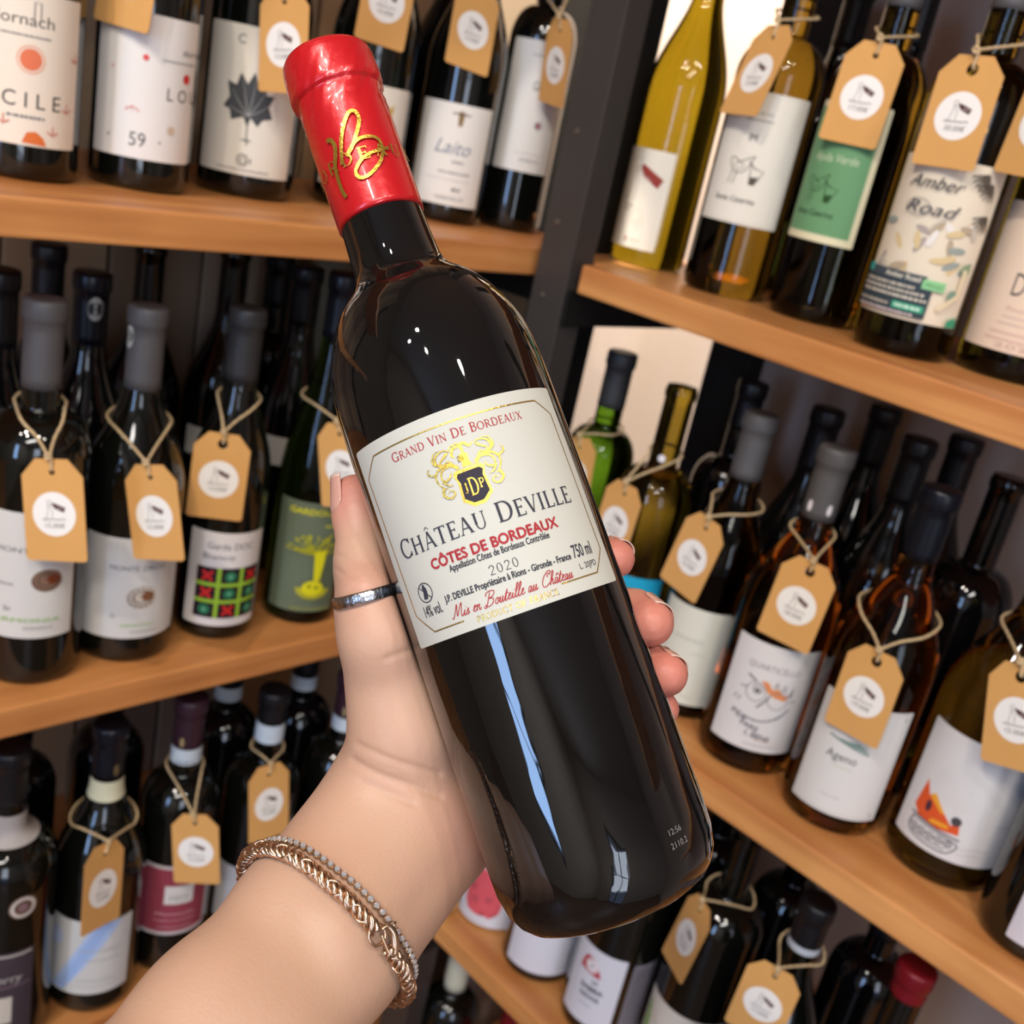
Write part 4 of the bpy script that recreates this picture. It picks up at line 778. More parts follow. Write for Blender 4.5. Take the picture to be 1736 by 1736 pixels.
def card_mesh(Wd=.047, Ht=.0775, hole=.0033, hy=.0092, th=.0005):
    w, h = Wd / 2, Ht; c = .011; rc = .002
    out = [(-w + rc, 0), (-w, rc), (-w, h - c * 1.15), (-w + c, h), (w - c, h), (w, h - c * 1.15), (w, rc), (w - rc, 0)][::-1]
    hyy = h - hy
    angs = sorted(set([math.atan2(y - hyy, x) for x, y in out] + [-PI + 2 * PI * k / 24 for k in range(24)]))
    def edge(a):
        d = (math.cos(a), math.sin(a)); best = None
        for i in range(len(out)):
            x1, y1 = out[i]; x2, y2 = out[(i + 1) % len(out)]; y1 -= hyy; y2 -= hyy
            det = d[0] * (y1 - y2) - d[1] * (x1 - x2)
            if abs(det) < 1e-12: continue
            t = (x1 * (y1 - y2) - y1 * (x1 - x2)) / det; s = (d[0] * y1 - d[1] * x1) / det
            if t > 0 and -1e-6 <= s <= 1 + 1e-6 and (best is None or t < best): best = t
        return best
    n = len(angs); V = []; F = []
    for zz in (0, th):
        for a in angs: V.append((hole * math.cos(a), hyy + hole * math.sin(a), zz))
        for a in angs: t = edge(a); V.append((t * math.cos(a), hyy + t * math.sin(a), zz))
    for k in range(n):
        k2 = (k + 1) % n
        F.append((2 * n + k, 3 * n + k, 3 * n + k2, 2 * n + k2)); F.append((k, k2, n + k2, n + k))
        F.append((n + k, n + k2, 3 * n + k2, 3 * n + k)); F.append((k, 2 * n + k, 2 * n + k2, k2))
    return mesh('tag_card', V, F)
CARD = {}
def sticker_items(price, seed):
    c = '#5c5450'; r = random.Random(seed); u, v, s = 1.5, 3.0, .62
    o = [D_(ring(u - 8 * s, v + 9 * s, 2.6 * s, .35, c)), D_(line([(u - 9.5 * s, v + 6 * s), (u - 10 * s, v - 2 * s), (u - 12 * s, v - 9 * s)], .35, c)), D_(line([(u - 8 * s, v + 6 * s), (u - 4 * s, v - 1 * s), (u - 5 * s, v - 9 * s)], .35, c)),
         D_(poly([(u - 5 * s, v + 7 * s), (u - 4 * s, v + 9 * s), (u, v + 8 * s), (u + 12 * s, v + 3.5 * s), (u + 10 * s, v - 2.5 * s), (u - 1 * s, v + 2 * s)], '#5a3c3a')), D_(tiny(u + 1.2, u + 5.5, v + 1.2, .9, '#b9a8a4', seed)),
         D_(line([(-9, -4.6), (-7.5, -3.4), (-6.8, -4.6), (-5.5, -3.0), (-4.8, -4.5), (-3, -3.6), (-2, -4.4), (0, -3.4), (1, -4.4), (3, -3.5), (4, -4.3), (6.5, -3.2), (9, -4.0)], .5, c, smooth=3))]
    return o + [tx(price, 0.3, -10.2, 3.5, '#8a8480', width=15, sl=.12)]
TAGIDX = 0
for key, (Hh, A, B, hz, rn_, price, where) in TAGS.items():
    t0, P, R, H, bx, by, bz = BI[key]
    Hh, A, B = Vector(Hh), Vector(A), Vector(B); mid = (A + B) / 2
    ax = (B - A).normalized(); up = Hh - mid; up = (up - ax * up.dot(ax)).normalized(); nz = ax.cross(up)
    t = empty('price_tag', Hh, 0, 'kraft price tag ' + where, 'price tag', 'kraft price tags')
    rot = Matrix((ax, up, nz)).transposed().to_4x4(); t.matrix_world = Matrix.Translation(Hh) @ rot
    W_ = .047 if (B - A).length > .043 else .044
    big = key in ('D4', 'E6', 'E7', 'B3', 'E8')
    kk = (W_, big)
    if kk not in CARD: CARD[kk] = card_mesh(W_, .0765, .0042 if big else .0024, .0095)
    o = link('tag_card', CARD[kk], M_KRAFT, t); o.location = (0, -(.0765 - .0095), -.00025)
    n = 36; r = .0166
    V = [(0, 0, .00012)] + [(r * math.cos(2 * PI * k / n), r * math.sin(2 * PI * k / n), .00012) for k in range(n)]
    st = link('sticker', mesh('sticker', V, [(0, 1 + k, 1 + (k + 1) % n) for k in range(n)]), M_STICK, t); st.location = (0, -.0315, .00028)
    TAGIDX += 1
    put_print(sticker_items(price, TAGIDX), lambda u, v, off: (u / 1000, v / 1000, off + .0001), st, 'lettering', off0=.00012)
    # twine: knot at the hole, then round the neck
    rr = max(rn_, rad_at(P, hz) + .0016); C = Vector((bx, by, bz + hz))
    toC = Vector((-bx, -by, 0)).normalized(); side = Vector((0, 0, 1)).cross(toC) * 1.0   # image right
    J = Hh + up * .0125 + nz * .003
    inv = t.matrix_world.inverted()
    def arc(sg):
        q = [C + toC * (rr * math.cos(a)) + side * (sg * rr * math.sin(a)) + Vector((0, 0, .004 * (a - 1.2))) for a in (1.25, 1.75, 2.4, PI)]
        return q
    s1 = arc(1)[0]; s2 = arc(-1)[0]
    def push(p, q, f):                    # a point on the strand, kept outside the glass
        m = p.lerp(q, f); d = Vector((m.x - bx, m.y - by, 0)); rmin = rad_at(P, max(.01, m.z - bz)) + .0016
        if d.length < rmin: d.normalize(); m = Vector((bx, by, m.z)) + d * rmin
        return m
    left = arc(-1)[::-1] + [push(s2, J, .3), push(s2, J, .65)] + [J + ax * -.0008]
    right = [J + ax * .0008] + [push(J, s1, .35), push(J, s1, .7)] + arc(1)
    knot = [J + ax * .0018, J + up * .0015 + nz * .002, J - ax * .002 + nz * .001, J - up * .0025 + nz * .0016, J + ax * .0016 - up * .001, Hh + up * .004 + nz * .0013 + ax * .0006, Hh + nz * .0010 + up * .0015, Hh - nz * .002 + up * .001, Hh - nz * .0015 + up * .008]
    VV = []; FF = []
    for path in (left, right, knot):
        q = smoothpath([inv @ p for p in path], 7); V, F = sweep(q, .00118, 8, ply=.16); b = len(VV); VV += V; FF += [tuple(i + b for i in f) for f in F]
    link('twine', mesh('twine', VV, FF), M_TWINE, t, True)

# ------------------------------------------------------------------ the held bottle (its own frame: base at 0, neck up +Z, label towards -Y)
HM = Matrix(((0.720128, 0.69128, -0.059555, 0.25756), (-0.49909, 0.575714, 0.647659, 0.14723), (0.482001, -0.436675, 0.759599, 1.26765), (0, 0, 0, 1)))
HL = 0.3142
hb = empty('wine_bottle', (0, 0, 0), 0, 'large dark wine bottle with red capsule and cream crested label, held tilted in the hand', 'bottle')
hb.matrix_world = HM
SP = [(.0872, .0168), (.0900, .0188), (.0935, .0228), (.0970, .0262), (.1010, .0289), (.1065, .0318), (.1120, .0342), (.1175, .0357), (.1240, .0367), (.1320, .0372), (.1450, .03745), (.1800, .0376), (.2136, .0377), (.2600, .0379), (.2900, .0379), (.2985, .0376), (.3050, .0362), (.3095, .0338), (.3122, .0310), (.3138, .0270), (.3142, .0235)]
NP = [(.0640, .0149), (.0700, .0151), (.0780, .0155), (.0840, .0160)]
prof = [(.0001, .012), (.010, .010), (.018, .004), (.0215, .0006)] + [(r, HL - s) for s, r in SP[::-1]] + [(r, HL - s) for s, r in NP[::-1]] + [(.0147, HL - .055), (.0147, HL - .004), (.010, HL - .003)]
V, F = lathe(prof, 128)
me = mesh('glass', V, F)
hg = link('glass', me, None, hb, True)
# glass with faint vertical waviness as in moulded bottles
m = bpy.data.materials.new('held_bottle_glass'); m.use_nodes = True; nt = m.node_tree; b = nt.nodes['Principled BSDF']
b.inputs['Base Color'].default_value = (.0042, .0036, .0034, 1); b.inputs['Roughness'].default_value = .025; b.inputs['IOR'].default_value = 1.52; b.inputs['Coat Weight'].default_value = .25; b.inputs['Coat Roughness'].default_value = .02
tc = nt.nodes.new('ShaderNodeTexCoord'); mp = nt.nodes.new('ShaderNodeMapping'); mp.inputs['Scale'].default_value = (1, 1, .12); nt.links.new(tc.outputs['Object'], mp.inputs['Vector'])
n1 = nt.nodes.new('ShaderNodeTexNoise'); n1.inputs['Scale'].default_value = 95; n1.inputs['Detail'].default_value = 3; nt.links.new(mp.outputs['Vector'], n1.inputs['Vector'])
bp = nt.nodes.new('ShaderNodeBump'); bp.inputs['Strength'].default_value = .38; bp.inputs['Distance'].default_value = .0006; nt.links.new(n1.outputs['Fac'], bp.inputs['Height']); nt.links.new(bp.outputs['Normal'], b.inputs['Normal'])
me.materials.append(m)
# capsule with rolled top, shrink wrinkles under the lip
CP = [(.0656, .0151), (.0652, .0158), (.0560, .01585), (.0400, .0158), (.0260, .0157), (.0195, .0156), (.0178, .0158), (.0166, .0168), (.0150, .01715), (.0100, .0171), (.0050, .01685), (.0026, .0164), (.0010, .0153), (.0002, .0135), (.0000, .010), (.0004, .005)]
pts = []
for (s0, r0), (s1, r1) in zip(CP, CP[1:]):
    for k in range(5): pts.append((r0 + (r1 - r0) * k / 5, HL - (s0 + (s1 - s0) * k / 5)))
pts.append((.005, HL - .0004)); V, F = lathe(pts, 120); r = random.Random(4); n = 120
Vn = []
for i, v in enumerate(V[:-2]):
    x, y, z = v; s = HL - z; a = math.atan2(y, x); rr = math.hypot(x, y)
    w_ = math.exp(-((s - .020) / .008) ** 2) * .00022 * math.sin(a * 9 + s * 300) + .00008 * math.sin(a * 23 + s * 900) * math.exp(-((s - .018) / .012) ** 2)
    w_ += .00012 * math.sin(s * 1500 + 2 * math.sin(a * 3)) * math.exp(-((s - .030) / .012) ** 2)
    dz = .00035 * math.sin(a * 2 + .5) * (1 if s < .004 else 0)
    Vn.append((x * (1 + w_ / max(rr, .004)), y * (1 + w_ / max(rr, .004)), z + dz))
Vn += V[-2:]
mr = mat('red_foil_capsule', '#c8171f', .30, metal=.25, spec=.6, coat=.5, bump=.12, bscale=420)
capo = link('capsule', mesh('capsule', Vn, F), mr, hb, True); capo['label'] = 'glossy red foil capsule with gold print'
fl = [line([(-9, -1), (-7.5, 2.5), (-6.3, 6.3), (-7.2, 9.0), (-8.8, 9.3)][::-1] + [(-9.4, -8), (-8.6, -12)], 1.5, 'GOLD', smooth=6),
      line([(-6.0, -1), (-3, 8), (1.5, 15), (4.2, 15.4), (4.6, 12), (2, 7), (-1, 3), (-3.5, 1)], 1.3, 'GOLD', smooth=6), line([(-3.5, 1), (2, 5.2), (8, 4.8), (9.4, 1), (7, -4.2), (2, -8), (-1.6, -8), (-2, -5), (2, -1.5), (8, 0), (12, .6)], 1.2, 'GOLD', smooth=6)]
items = []
for k, ch in enumerate('BORDEAUX'):
    items.append(serif(ch, -22.5 + k * 6.2, -2.2, 4.6, 'GOLD', width=4.2))
fw = wrapper(.01625, -2, HL - .0470)
put_print([(i[0], i[1], 'gold_print') for i in items + fl], fw, capo, off0=.00012, doff=.00003, maxlen=1.5)
# front label
lo_, lf = curved_label('label', .03755, -62.6, 62.6, HL - .2136, HL - .1457, papermat('#c3c2b8'), hb, 1.0, n=60)
def rad_s(z):
    s_ = HL - z
    for (s0, r0), (s1, r1) in zip(SP, SP[1:]):
        if s0 <= s_ <= s1: return r0 + (r1 - r0) * (s_ - s0) / (s1 - s0)
    return .0377
_lf0 = lf
def lf(u, v, off):
    z = (HL - .2136) + v / 1000.0; a = u / 1000.0 / .03755; R_ = rad_s(z) + .00032 + off
    return (R_ * math.sin(a), -R_ * math.cos(a), z)
for vtx in lo_.data.vertices:
    a = math.atan2(vtx.co.x, -vtx.co.y); R_ = rad_s(vtx.co.z) + .0003; vtx.co.x = R_ * math.sin(a); vtx.co.y = -R_ * math.cos(a)
lo_['label'] = 'cream paper front label with gold frame and crest'
C1_, RD, BK = 'GOLD', '#a5343a', '#3a3a44'
H_ = 67.9
it = []
it.append((lambda P: (line(P, .42, 'GOLD', closed=False)[0], line(P + [P[0]], .42, 'GOLD')[1], 'gold_frame'))([(-30.5, 63.4), (30.5, 63.4), (36.9, 58.2), (37.3, 11.5), (31, 4.3), (15.8, 4.3)]) if False else (line([(-17.1, 3.6), (-29.4, 3.6), (-36.4, 10.4), (-37.8, 57.6), (-30.6, 63.6), (30.6, 63.6), (36.8, 58.6), (37.4, 11.6), (31.0, 4.4), (15.8, 4.4)], .42, 'GOLD')[0], line([(-17.1, 3.6), (-29.4, 3.6), (-36.4, 10.4), (-37.8, 57.6), (-30.6, 63.6), (30.6, 63.6), (36.8, 58.6), (37.4, 11.6), (31.0, 4.4), (15.8, 4.4)], .42, 'GOLD')[1], 'gold_frame'))
def nm(i, n): return (i[0], i[1], n)
def serif_caps(words, u, v, h, hb_, col, width):
    """small capitals with a larger first letter"""
    adv = []; 
    for wi, wd_ in enumerate(words):
        for k, c in enumerate(wd_): s = hb_ / h if k == 0 else 1.0; adv.append((c, glyph(c)[1] * s + .10, s))
        if wi < len(words) - 1: adv.append((' ', .55, 1))
    tot = sum(a for _, a, _ in adv); k_ = width / tot; x = -width / 2; V = []; F = []
    for c, a, s in adv:
        if c != ' ':
            for q in glyph(c)[0]: b_ = len(V); V += [(u + x + p[0] * k_ * s, v + p[1] * h * s) for p in q]; F.append(tuple(range(b_, b_ + len(q))))
        x += a * k_
    return (col, [(V, F)])
it += [nm(serif_caps(['GRAND', 'VIN', 'DE', 'BORDEAUX'], 0, 58.3, 2.6, 3.1, RD, 46), 'red_lettering'),
       nm(serif_caps(['CHÂTEAU', 'DEVILLE'], -.4, 28.4, 5.5, 6.4, BK, 64), 'title_lettering'),
       nm(tx('CÔTES DE BORDEAUX', 0, 21.9, 3.3, RD, width=43.5, bold=.17), 'red_lettering'),
       nm(tx('Appellation Côtes de Bordeaux Contrôlée', .7, 19.3, 2.1, BK, width=33.5, bold=.06), 'lettering'),
       nm(serif('2020', .5, 13.9, 3.0, BK, width=9.5, track=.16), 'lettering'),
       nm(tx('J.P. DEVILLE Propriétaire à Rions - Gironde - France', .6, 10.9, 2.1, BK, width=43.5, bold=.08), 'lettering'),
       nm(tx('14% vol.', -27.2, 8.6, 3.6, BK, width=8.0, bold=.05), 'lettering'), nm(tx('750 ml', 27.8, 10.8, 4.2, BK, width=8.6, bold=.06), 'lettering'), nm(tx('L. 20JPD', 28.2, 6.9, 1.9, BK, width=7.6), 'lettering'),
       nm(script('Mis en Bouteille au Château', 0, 5.2, 4.1, RD, 41, wd=.07), 'script_lettering'),
       nm(serif_caps(['PRODUCT', 'OF', 'FRANCE'], .8, 1.6, 2.0, 2.0, 'GOLD', 27), 'gold_lettering'),
       nm(ring(-28.0, 16.2, 3.1, .34, BK), 'pictogram'), nm(line([(-30.2, 18.4), (-25.8, 14.0)], .34, BK), 'pictogram'),
       nm(poly([(-29.2, 14.2), (-28.6, 17.0), (-28.9, 18.0), (-27.9, 18.3), (-27.0, 17.6), (-26.9, 16.2), (-27.5, 14.0)], BK), 'pictogram'), nm(disc(-28.0, 18.3, .55, BK), 'pictogram')]
# crest
shield = [(-5.0, 49.2), (-4.2, 50.6), (3.9, 50.8), (5.0, 49.6), (4.3, 47.2), (4.9, 40.0), (1.9, 37.0), (-1.6, 36.9), (-4.6, 39.6), (-4.2, 46.6)]
sc_ = lambda k, P: [(x * k, 44 + (y - 44) * k) for x, y in P]
cr = [nm(poly(sc_(1.12, shield), 'GOLD'), 'crest'), nm(poly(sc_(.93, shield), '#34303a'), 'crest_shield'),
      nm(serif('D', 0, 40.3, 7.0, 'GOLD', width=3.2), 'crest_letters'), nm(serif('J', -2.7, 41.8, 4.0, 'GOLD', width=1.3), 'crest_letters'), nm(serif('P', 2.8, 42.2, 3.8, 'GOLD', width=1.8), 'crest_letters'),
      nm(poly([(-1.6, 52.0), (2.2, 52.0), (1.2, 53.3), (1.4, 56.8), (.2, 57.8), (-1.4, 57.2), (-2.2, 55.4), (-1.2, 54.0)], 'GOLD'), 'crest')]
for k in range(4): cr.append(nm(line([(-2.4, 54.4 + k * .7), (-.2, 54.9 + k * .55)], .28, '#6a5420'), 'crest_lines'))
cr += [nm(line(P, w_, 'GOLD', 'e' if k % 2 else True, smooth=5), 'crest') for k, (P, w_) in enumerate([
    ([(0.2, 57.6), (-.6, 60.2), (-2.8, 60.2), (-3.8, 58.0), (-3.2, 56.6)], 1.0), ([(0.0, 58.0), (-.2, 61.2), (-3.2, 61.4), (-4.9, 59.2)], .9), ([(-.8, 60.6), (1.4, 61.2), (2.6, 59.4), (4.0, 60.6)], .9), ([(.4, 61.6), (2.2, 60.0), (3.6, 59.2)], .8)])]
scroll = [([(3.0, 52.6), (5.2, 54.8), (8.4, 54.0), (9.4, 51.0), (7.6, 49.2)], 1.2), ([(3.2, 53.4), (6.2, 55.6), (10.0, 54.4), (11.3, 51.2), (10.0, 47.8), (8.2, 46.6)], 1.1), ([(6.0, 54.6), (9.6, 57.0), (9.2, 60.0), (6.2, 61.4), (4.4, 60.2)], 1.2), ([(7.0, 55.2), (10.6, 57.6), (9.6, 61.2), (7.2, 62.0)], .8),
          ([(5.2, 60.0), (6.6, 58.6), (8.2, 57.4), (7.8, 56.0)], 1.0), ([(11.0, 53.0), (13.0, 54.0), (13.4, 55.6), (12.6, 56.4)], .8), ([(9.6, 47.4), (10.4, 44.6), (8.4, 42.6), (6.6, 44.0), (7.6, 45.6), (8.8, 44.8)], 1.0), ([(8.2, 49.4), (6.4, 50.6), (5.8, 52.2)], .9), ([(9.4, 50.0), (7.8, 47.6), (6.2, 47.2)], .8), ([(4.0, 54.2), (5.6, 56.6), (7.4, 56.0)], .8)]
for P, w_ in scroll:
    for sg in (1, -1): cr.append(nm(line([(sg * x, y - .6) for x, y in P], w_, 'GOLD', 'e', smooth=5), 'crest'))
cr = [(c_[0], [([(x * .93, 42.2 + (y - 44) * .80) for x, y in W_], F_) for W_, F_ in c_[1]], c_[2]) for c_ in cr]
for i_ in it: put_print([i_], lf, lo_, off0=.00013, maxlen=1.6)
put_print(cr, lf, lo_, off0=.00012, doff=.000012, maxlen=1.6)
# moulded lot code near the base
put_print([nm(tx('12:56', 0, 4, 1.9, '#7d7a78'), 'moulded_code'), nm(tx('2110.2', 0, 0, 1.9, '#7d7a78'), 'moulded_code')], wrapper(.0379, 38, HL - .2965), hg, off0=.00015, maxlen=1.5)

# ------------------------------------------------------------------ the hand and forearm (one continuous surface, grown from tapered limbs)
CONES = [
 ('thumb', (-0.0421, 0.0167, 0.1613), 0.008, (-0.0431, 0.0155, 0.1542), 0.0087),
 ('thumb', (-0.0431, 0.0155, 0.1542), 0.0087, (-0.0456, 0.0108, 0.1372), 0.0096),
 ('thumb', (-0.0456, 0.0108, 0.1372), 0.0096, (-0.0464, 0.0026, 0.1244), 0.0093),
 ('thumb', (-0.0464, 0.0026, 0.1244), 0.0093, (-0.0478, 0.0043, 0.1094), 0.0108),
 ('thenar', (-0.0478, 0.0043, 0.1094), 0.0108, (-0.0492, 0.0144, 0.0944), 0.014),
 ('thenar', (-0.0492, 0.0144, 0.0944), 0.014, (-0.0515, 0.017, 0.0754), 0.017),
 ('thenar', (-0.0515, 0.017, 0.0754), 0.017, (-0.0595, 0.0319, 0.0553), 0.0185),
 ('heel', (-0.0562, 0.0381, 0.0344), 0.0155, (-0.0391, 0.0496, 0.0442), 0.0165),
 ('heel', (-0.0391, 0.0496, 0.0442), 0.0165, (-0.0303, 0.0433, 0.0762), 0.014),
 ('palm', (-0.0515, 0.017, 0.0754), 0.015, (-0.0391, 0.0496, 0.0442), 0.015),
 ('palm', (-0.0572, 0.0424, 0.0505), 0.015, (-0.0428, 0.0247, 0.1282), 0.0115),
 ('palm', (-0.0572, 0.0424, 0.0505), 0.015, (-0.0378, 0.0318, 0.1072), 0.0115),
 ('palm', (-0.0572, 0.0424, 0.0505), 0.015, (-0.0333, 0.0358, 0.0852), 0.011),
 ('palm', (-0.0572, 0.0424, 0.0505), 0.015, (-0.0298, 0.0381, 0.0652), 0.0105),
 ('palm', (-0.0428, 0.0247, 0.1282), 0.0115, (-0.0378, 0.0318, 0.1072), 0.011),
 ('palm', (-0.0378, 0.0318, 0.1072), 0.0115, (-0.0333, 0.0358, 0.0852), 0.011),
 ('palm', (-0.0333, 0.0358, 0.0852), 0.0115, (-0.0298, 0.0381, 0.0652), 0.011),
 ('web', (-0.0478, 0.0043, 0.1094), 0.0105, (-0.0482, 0.0129, 0.1182), 0.01),
 ('web', (-0.0482, 0.0129, 0.1182), 0.01, (-0.0428, 0.0247, 0.1282), 0.0112),
 ('web', (-0.0492, 0.0144, 0.0944), 0.012, (-0.0428, 0.0247, 0.1282), 0.011),
 ('index', (-0.0428, 0.0247, 0.1282), 0.0105, (-0.0242, 0.0418, 0.1262), 0.0094),
 ('index', (-0.0242, 0.0418, 0.1262), 0.0094, (0.0, 0.0467, 0.1242), 0.0092),
 ('index', (0.0, 0.0467, 0.1242), 0.0092, (0.0139, 0.0453, 0.1202), 0.0085),
 ('index', (0.0139, 0.0453, 0.1202), 0.0085, (0.0256, 0.038, 0.1162), 0.0083),
 ('index', (0.0256, 0.038, 0.1162), 0.0083, (0.0346, 0.0312, 0.1125), 0.0077),
 ('index', (0.0346, 0.0312, 0.1125), 0.0077, (0.0397, 0.0211, 0.1087), 0.0075),
 ('middle', (-0.0378, 0.0318, 0.1072), 0.0105, (-0.0175, 0.0455, 0.1042), 0.0098),
 ('middle', (-0.0175, 0.0455, 0.1042), 0.0098, (0.0066, 0.0466, 0.1012), 0.0096),
 ('middle', (0.0066, 0.0466, 0.1012), 0.0096, (0.0211, 0.0432, 0.0967), 0.0092),
 ('middle', (0.0211, 0.0432, 0.0967), 0.0092, (0.0323, 0.0335, 0.0922), 0.009),
 ('middle', (0.0323, 0.0335, 0.0922), 0.009, (0.04, 0.026, 0.0875), 0.0088),
 ('middle', (0.04, 0.026, 0.0875), 0.0088, (0.0433, 0.0158, 0.0827), 0.0086),
 ('ring', (-0.0333, 0.0358, 0.0852), 0.01, (-0.0145, 0.0461, 0.0827), 0.0094),
 ('ring', (-0.0145, 0.0461, 0.0827), 0.0094, (0.0065, 0.0462, 0.0802), 0.0092),
 ('ring', (0.0065, 0.0462, 0.0802), 0.0092, (0.0201, 0.0431, 0.0762), 0.0087),
 ('ring', (0.0201, 0.0431, 0.0762), 0.0087, (0.0308, 0.0342, 0.0722), 0.0085),
 ('ring', (0.0308, 0.0342, 0.0722), 0.0085, (0.0387, 0.0266, 0.068), 0.0081),
 ('ring', (0.0387, 0.0266, 0.068), 0.0081, (0.0424, 0.0163, 0.0637), 0.0079),
 ('little', (-0.0298, 0.0381, 0.0652), 0.0095, (-0.0146, 0.045, 0.0632), 0.0084),
 ('little', (-0.0146, 0.045, 0.0632), 0.0084, (0.0016, 0.0457, 0.0612), 0.0082),
 ('little', (0.0016, 0.0457, 0.0612), 0.0082, (0.0136, 0.0445, 0.059), 0.0076),
 ('little', (0.0136, 0.0445, 0.059), 0.0076, (0.0238, 0.0381, 0.0567), 0.0074),
 ('little', (0.0238, 0.0381, 0.0567), 0.0074, (0.0323, 0.0323, 0.0545), 0.0068),
 ('little', (0.0323, 0.0323, 0.0545), 0.0068, (0.0374, 0.0234, 0.0522), 0.0066),
 ('arm', (-0.0667, 0.0285, 0.053), 0.0205, (-0.0836, 0.0125, 0.0417), 0.0208),
 ('arm', (-0.0836, 0.0125, 0.0417), 0.0208, (-0.099, -0.0037, 0.0319), 0.0212),
 ('arm', (-0.099, -0.0037, 0.0319), 0.0212, (-0.1265, -0.0324, 0.0156), 0.0228),
 ('arm', (-0.1265, -0.0324, 0.0156), 0.0228, (-0.1523, -0.0614, 0.001), 0.0245),
 ('arm', (-0.1523, -0.0614, 0.001), 0.0245, (-0.1816, -0.091, -0.0159), 0.027),
 ('wrist', (-0.0667, 0.0285, 0.053), 0.019, (-0.0595, 0.0319, 0.0553), 0.0165),
 ('arm', (-0.0582, 0.0295, 0.0383), 0.0205, (-0.0753, 0.0135, 0.0273), 0.0208),
 ('arm', (-0.0753, 0.0135, 0.0273), 0.0208, (-0.0908, -0.0027, 0.0177), 0.0212),
 ('arm', (-0.0908, -0.0027, 0.0177), 0.0212, (-0.1181, -0.0314, 0.0009), 0.0228),
 ('arm', (-0.1181, -0.0314, 0.0009), 0.0228, (-0.1428, -0.0603, -0.0154), 0.0245),
 ('arm', (-0.1428, -0.0603, -0.0154), 0.0245, (-0.1707, -0.0897, -0.035), 0.027),
 ('wrist', (-0.0582, 0.0295, 0.0383), 0.019, (-0.0562, 0.0381, 0.0344), 0.0165),
 ('wrist', (-0.0624, 0.029, 0.0457), 0.02, (-0.0572, 0.0424, 0.0505), 0.017),
 ('arm', (-0.0517, 0.0121, 0.043), 0.0042, (-0.0852, -0.021, 0.0219), 0.0034),
 ('arm', (-0.0569, 0.0115, 0.0497), 0.0038, (-0.0871, -0.0219, 0.0303), 0.003),
]
ARMX = (-0.6464, -0.6398, -0.4157); ARMX = tuple(-v for v in ARMX)      # from the elbow towards the hand
ARMA = (0.4979, 0.0592, -0.8652)
ARMC = (-0.0949, -0.0032, 0.0248)
GROOVES = [([(-0.0683, 0.0138, 0.0768), (-0.0613, 0.0143, 0.07), (-0.0527, 0.0148, 0.0631), (-0.0448, 0.0152, 0.0577)], .0006, .0012),
 ([(-0.0716, 0.0144, 0.0719), (-0.0653, 0.0149, 0.0649), (-0.0567, 0.0155, 0.058), (-0.0473, 0.016, 0.0503)], .0008, .0013),
 ([(-0.0716, 0.0152, 0.0643), (-0.0636, 0.0157, 0.0571), (-0.057, 0.0162, 0.0511)], .0004, .0012),
 ([(-0.0491, 0.0106, 0.1017), (-0.0453, 0.0105, 0.1019), (-0.0409, 0.0104, 0.1019)], .0004, .0012),
 ([(-0.0553, 0.0071, 0.1371), (-0.0531, 0.0073, 0.1341), (-0.0503, 0.0074, 0.1325)], .0004, .0009), ([(-0.0534, 0.0065, 0.1418), (-0.051, 0.0066, 0.1401)], .0003, .0008)]
PINK = [((-.0421, .0167, .1613), .014, .75), ((.0397, .0211, .1087), .016, .85), ((.0433, .0158, .0827), .017, .85), ((.0424, .0163, .0637), .016, .9), ((.0374, .0234, .0522), .014, .9), ((-.045, .003, .125), .012, .3), ((-.040, .02, .035), .02, .35)]
NAILS = [((-.0421, .0167, .1613), (-.0456, .0108, .1372), (-.93, -.36, 0), 48, -.0080, .0065, .008),
 ((.0397, .0211, .1087), (.0346, .0312, .1125), (.8, .35, .55), 38, -.0030, .0075, .0075), ((.0433, .0158, .0827), (.040, .026, .0875), (.8, .3, .62), 40, -.0030, .0085, .0086), ((.0424, .0163, .0637), (.0387, .0266, .068), (.8, .3, .6), 38, -.0030, .0078, .0079)]
RING = [(-0.0456, 0.0108, 0.1372), (-0.0464, 0.0026, 0.1244), (-0.0478, 0.0043, 0.1094)]
CLASP = (.80, .835)
RB = .0379
def seg(Pn, a, ra, b, rb):
    a = np.array(a, dtype=np.float32); b = np.array(b, dtype=np.float32); ab = b - a; L2 = float(ab @ ab) + 1e-12
    t = np.clip(((Pn - a) @ ab) / L2, 0, 1)
    return np.sqrt(((Pn - a - t[:, None] * ab) ** 2).sum(1)) - (ra + (rb - ra) * t)
def smin(x, y, k):
    h = np.maximum(k - np.abs(x - y), 0) / k
    return np.minimum(x, y) - h * h * k * .25
def hand_sdf(Pn):
    Pn = np.asarray(Pn, dtype=np.float32); G_ = {}
    for nme, a, ra, b, rb in CONES:
        g = nme if nme in ('thumb', 'index', 'middle', 'ring', 'little') else ('arm' if nme == 'arm' else 'palm')
        d = seg(Pn, a, ra, b, rb)
        k = dict(palm=.011, arm=.010, thumb=.004).get(g, .003)
        G_[g] = d if g not in G_ else smin(G_[g], d, k)
    h = smin(G_['palm'], G_['arm'], .016)
    h = smin(h, G_['thumb'], .010)
    f = G_['index']
    for g in ('middle', 'ring', 'little'): f = smin(f, G_[g], .0008)
    h = smin(h, f, .006)
    rho = np.hypot(Pn[:, 0], Pn[:, 1])
    keep = np.where(Pn[:, 2] > -.004, RB + .00012 - rho, -1.0)
    return np.maximum(h, keep)
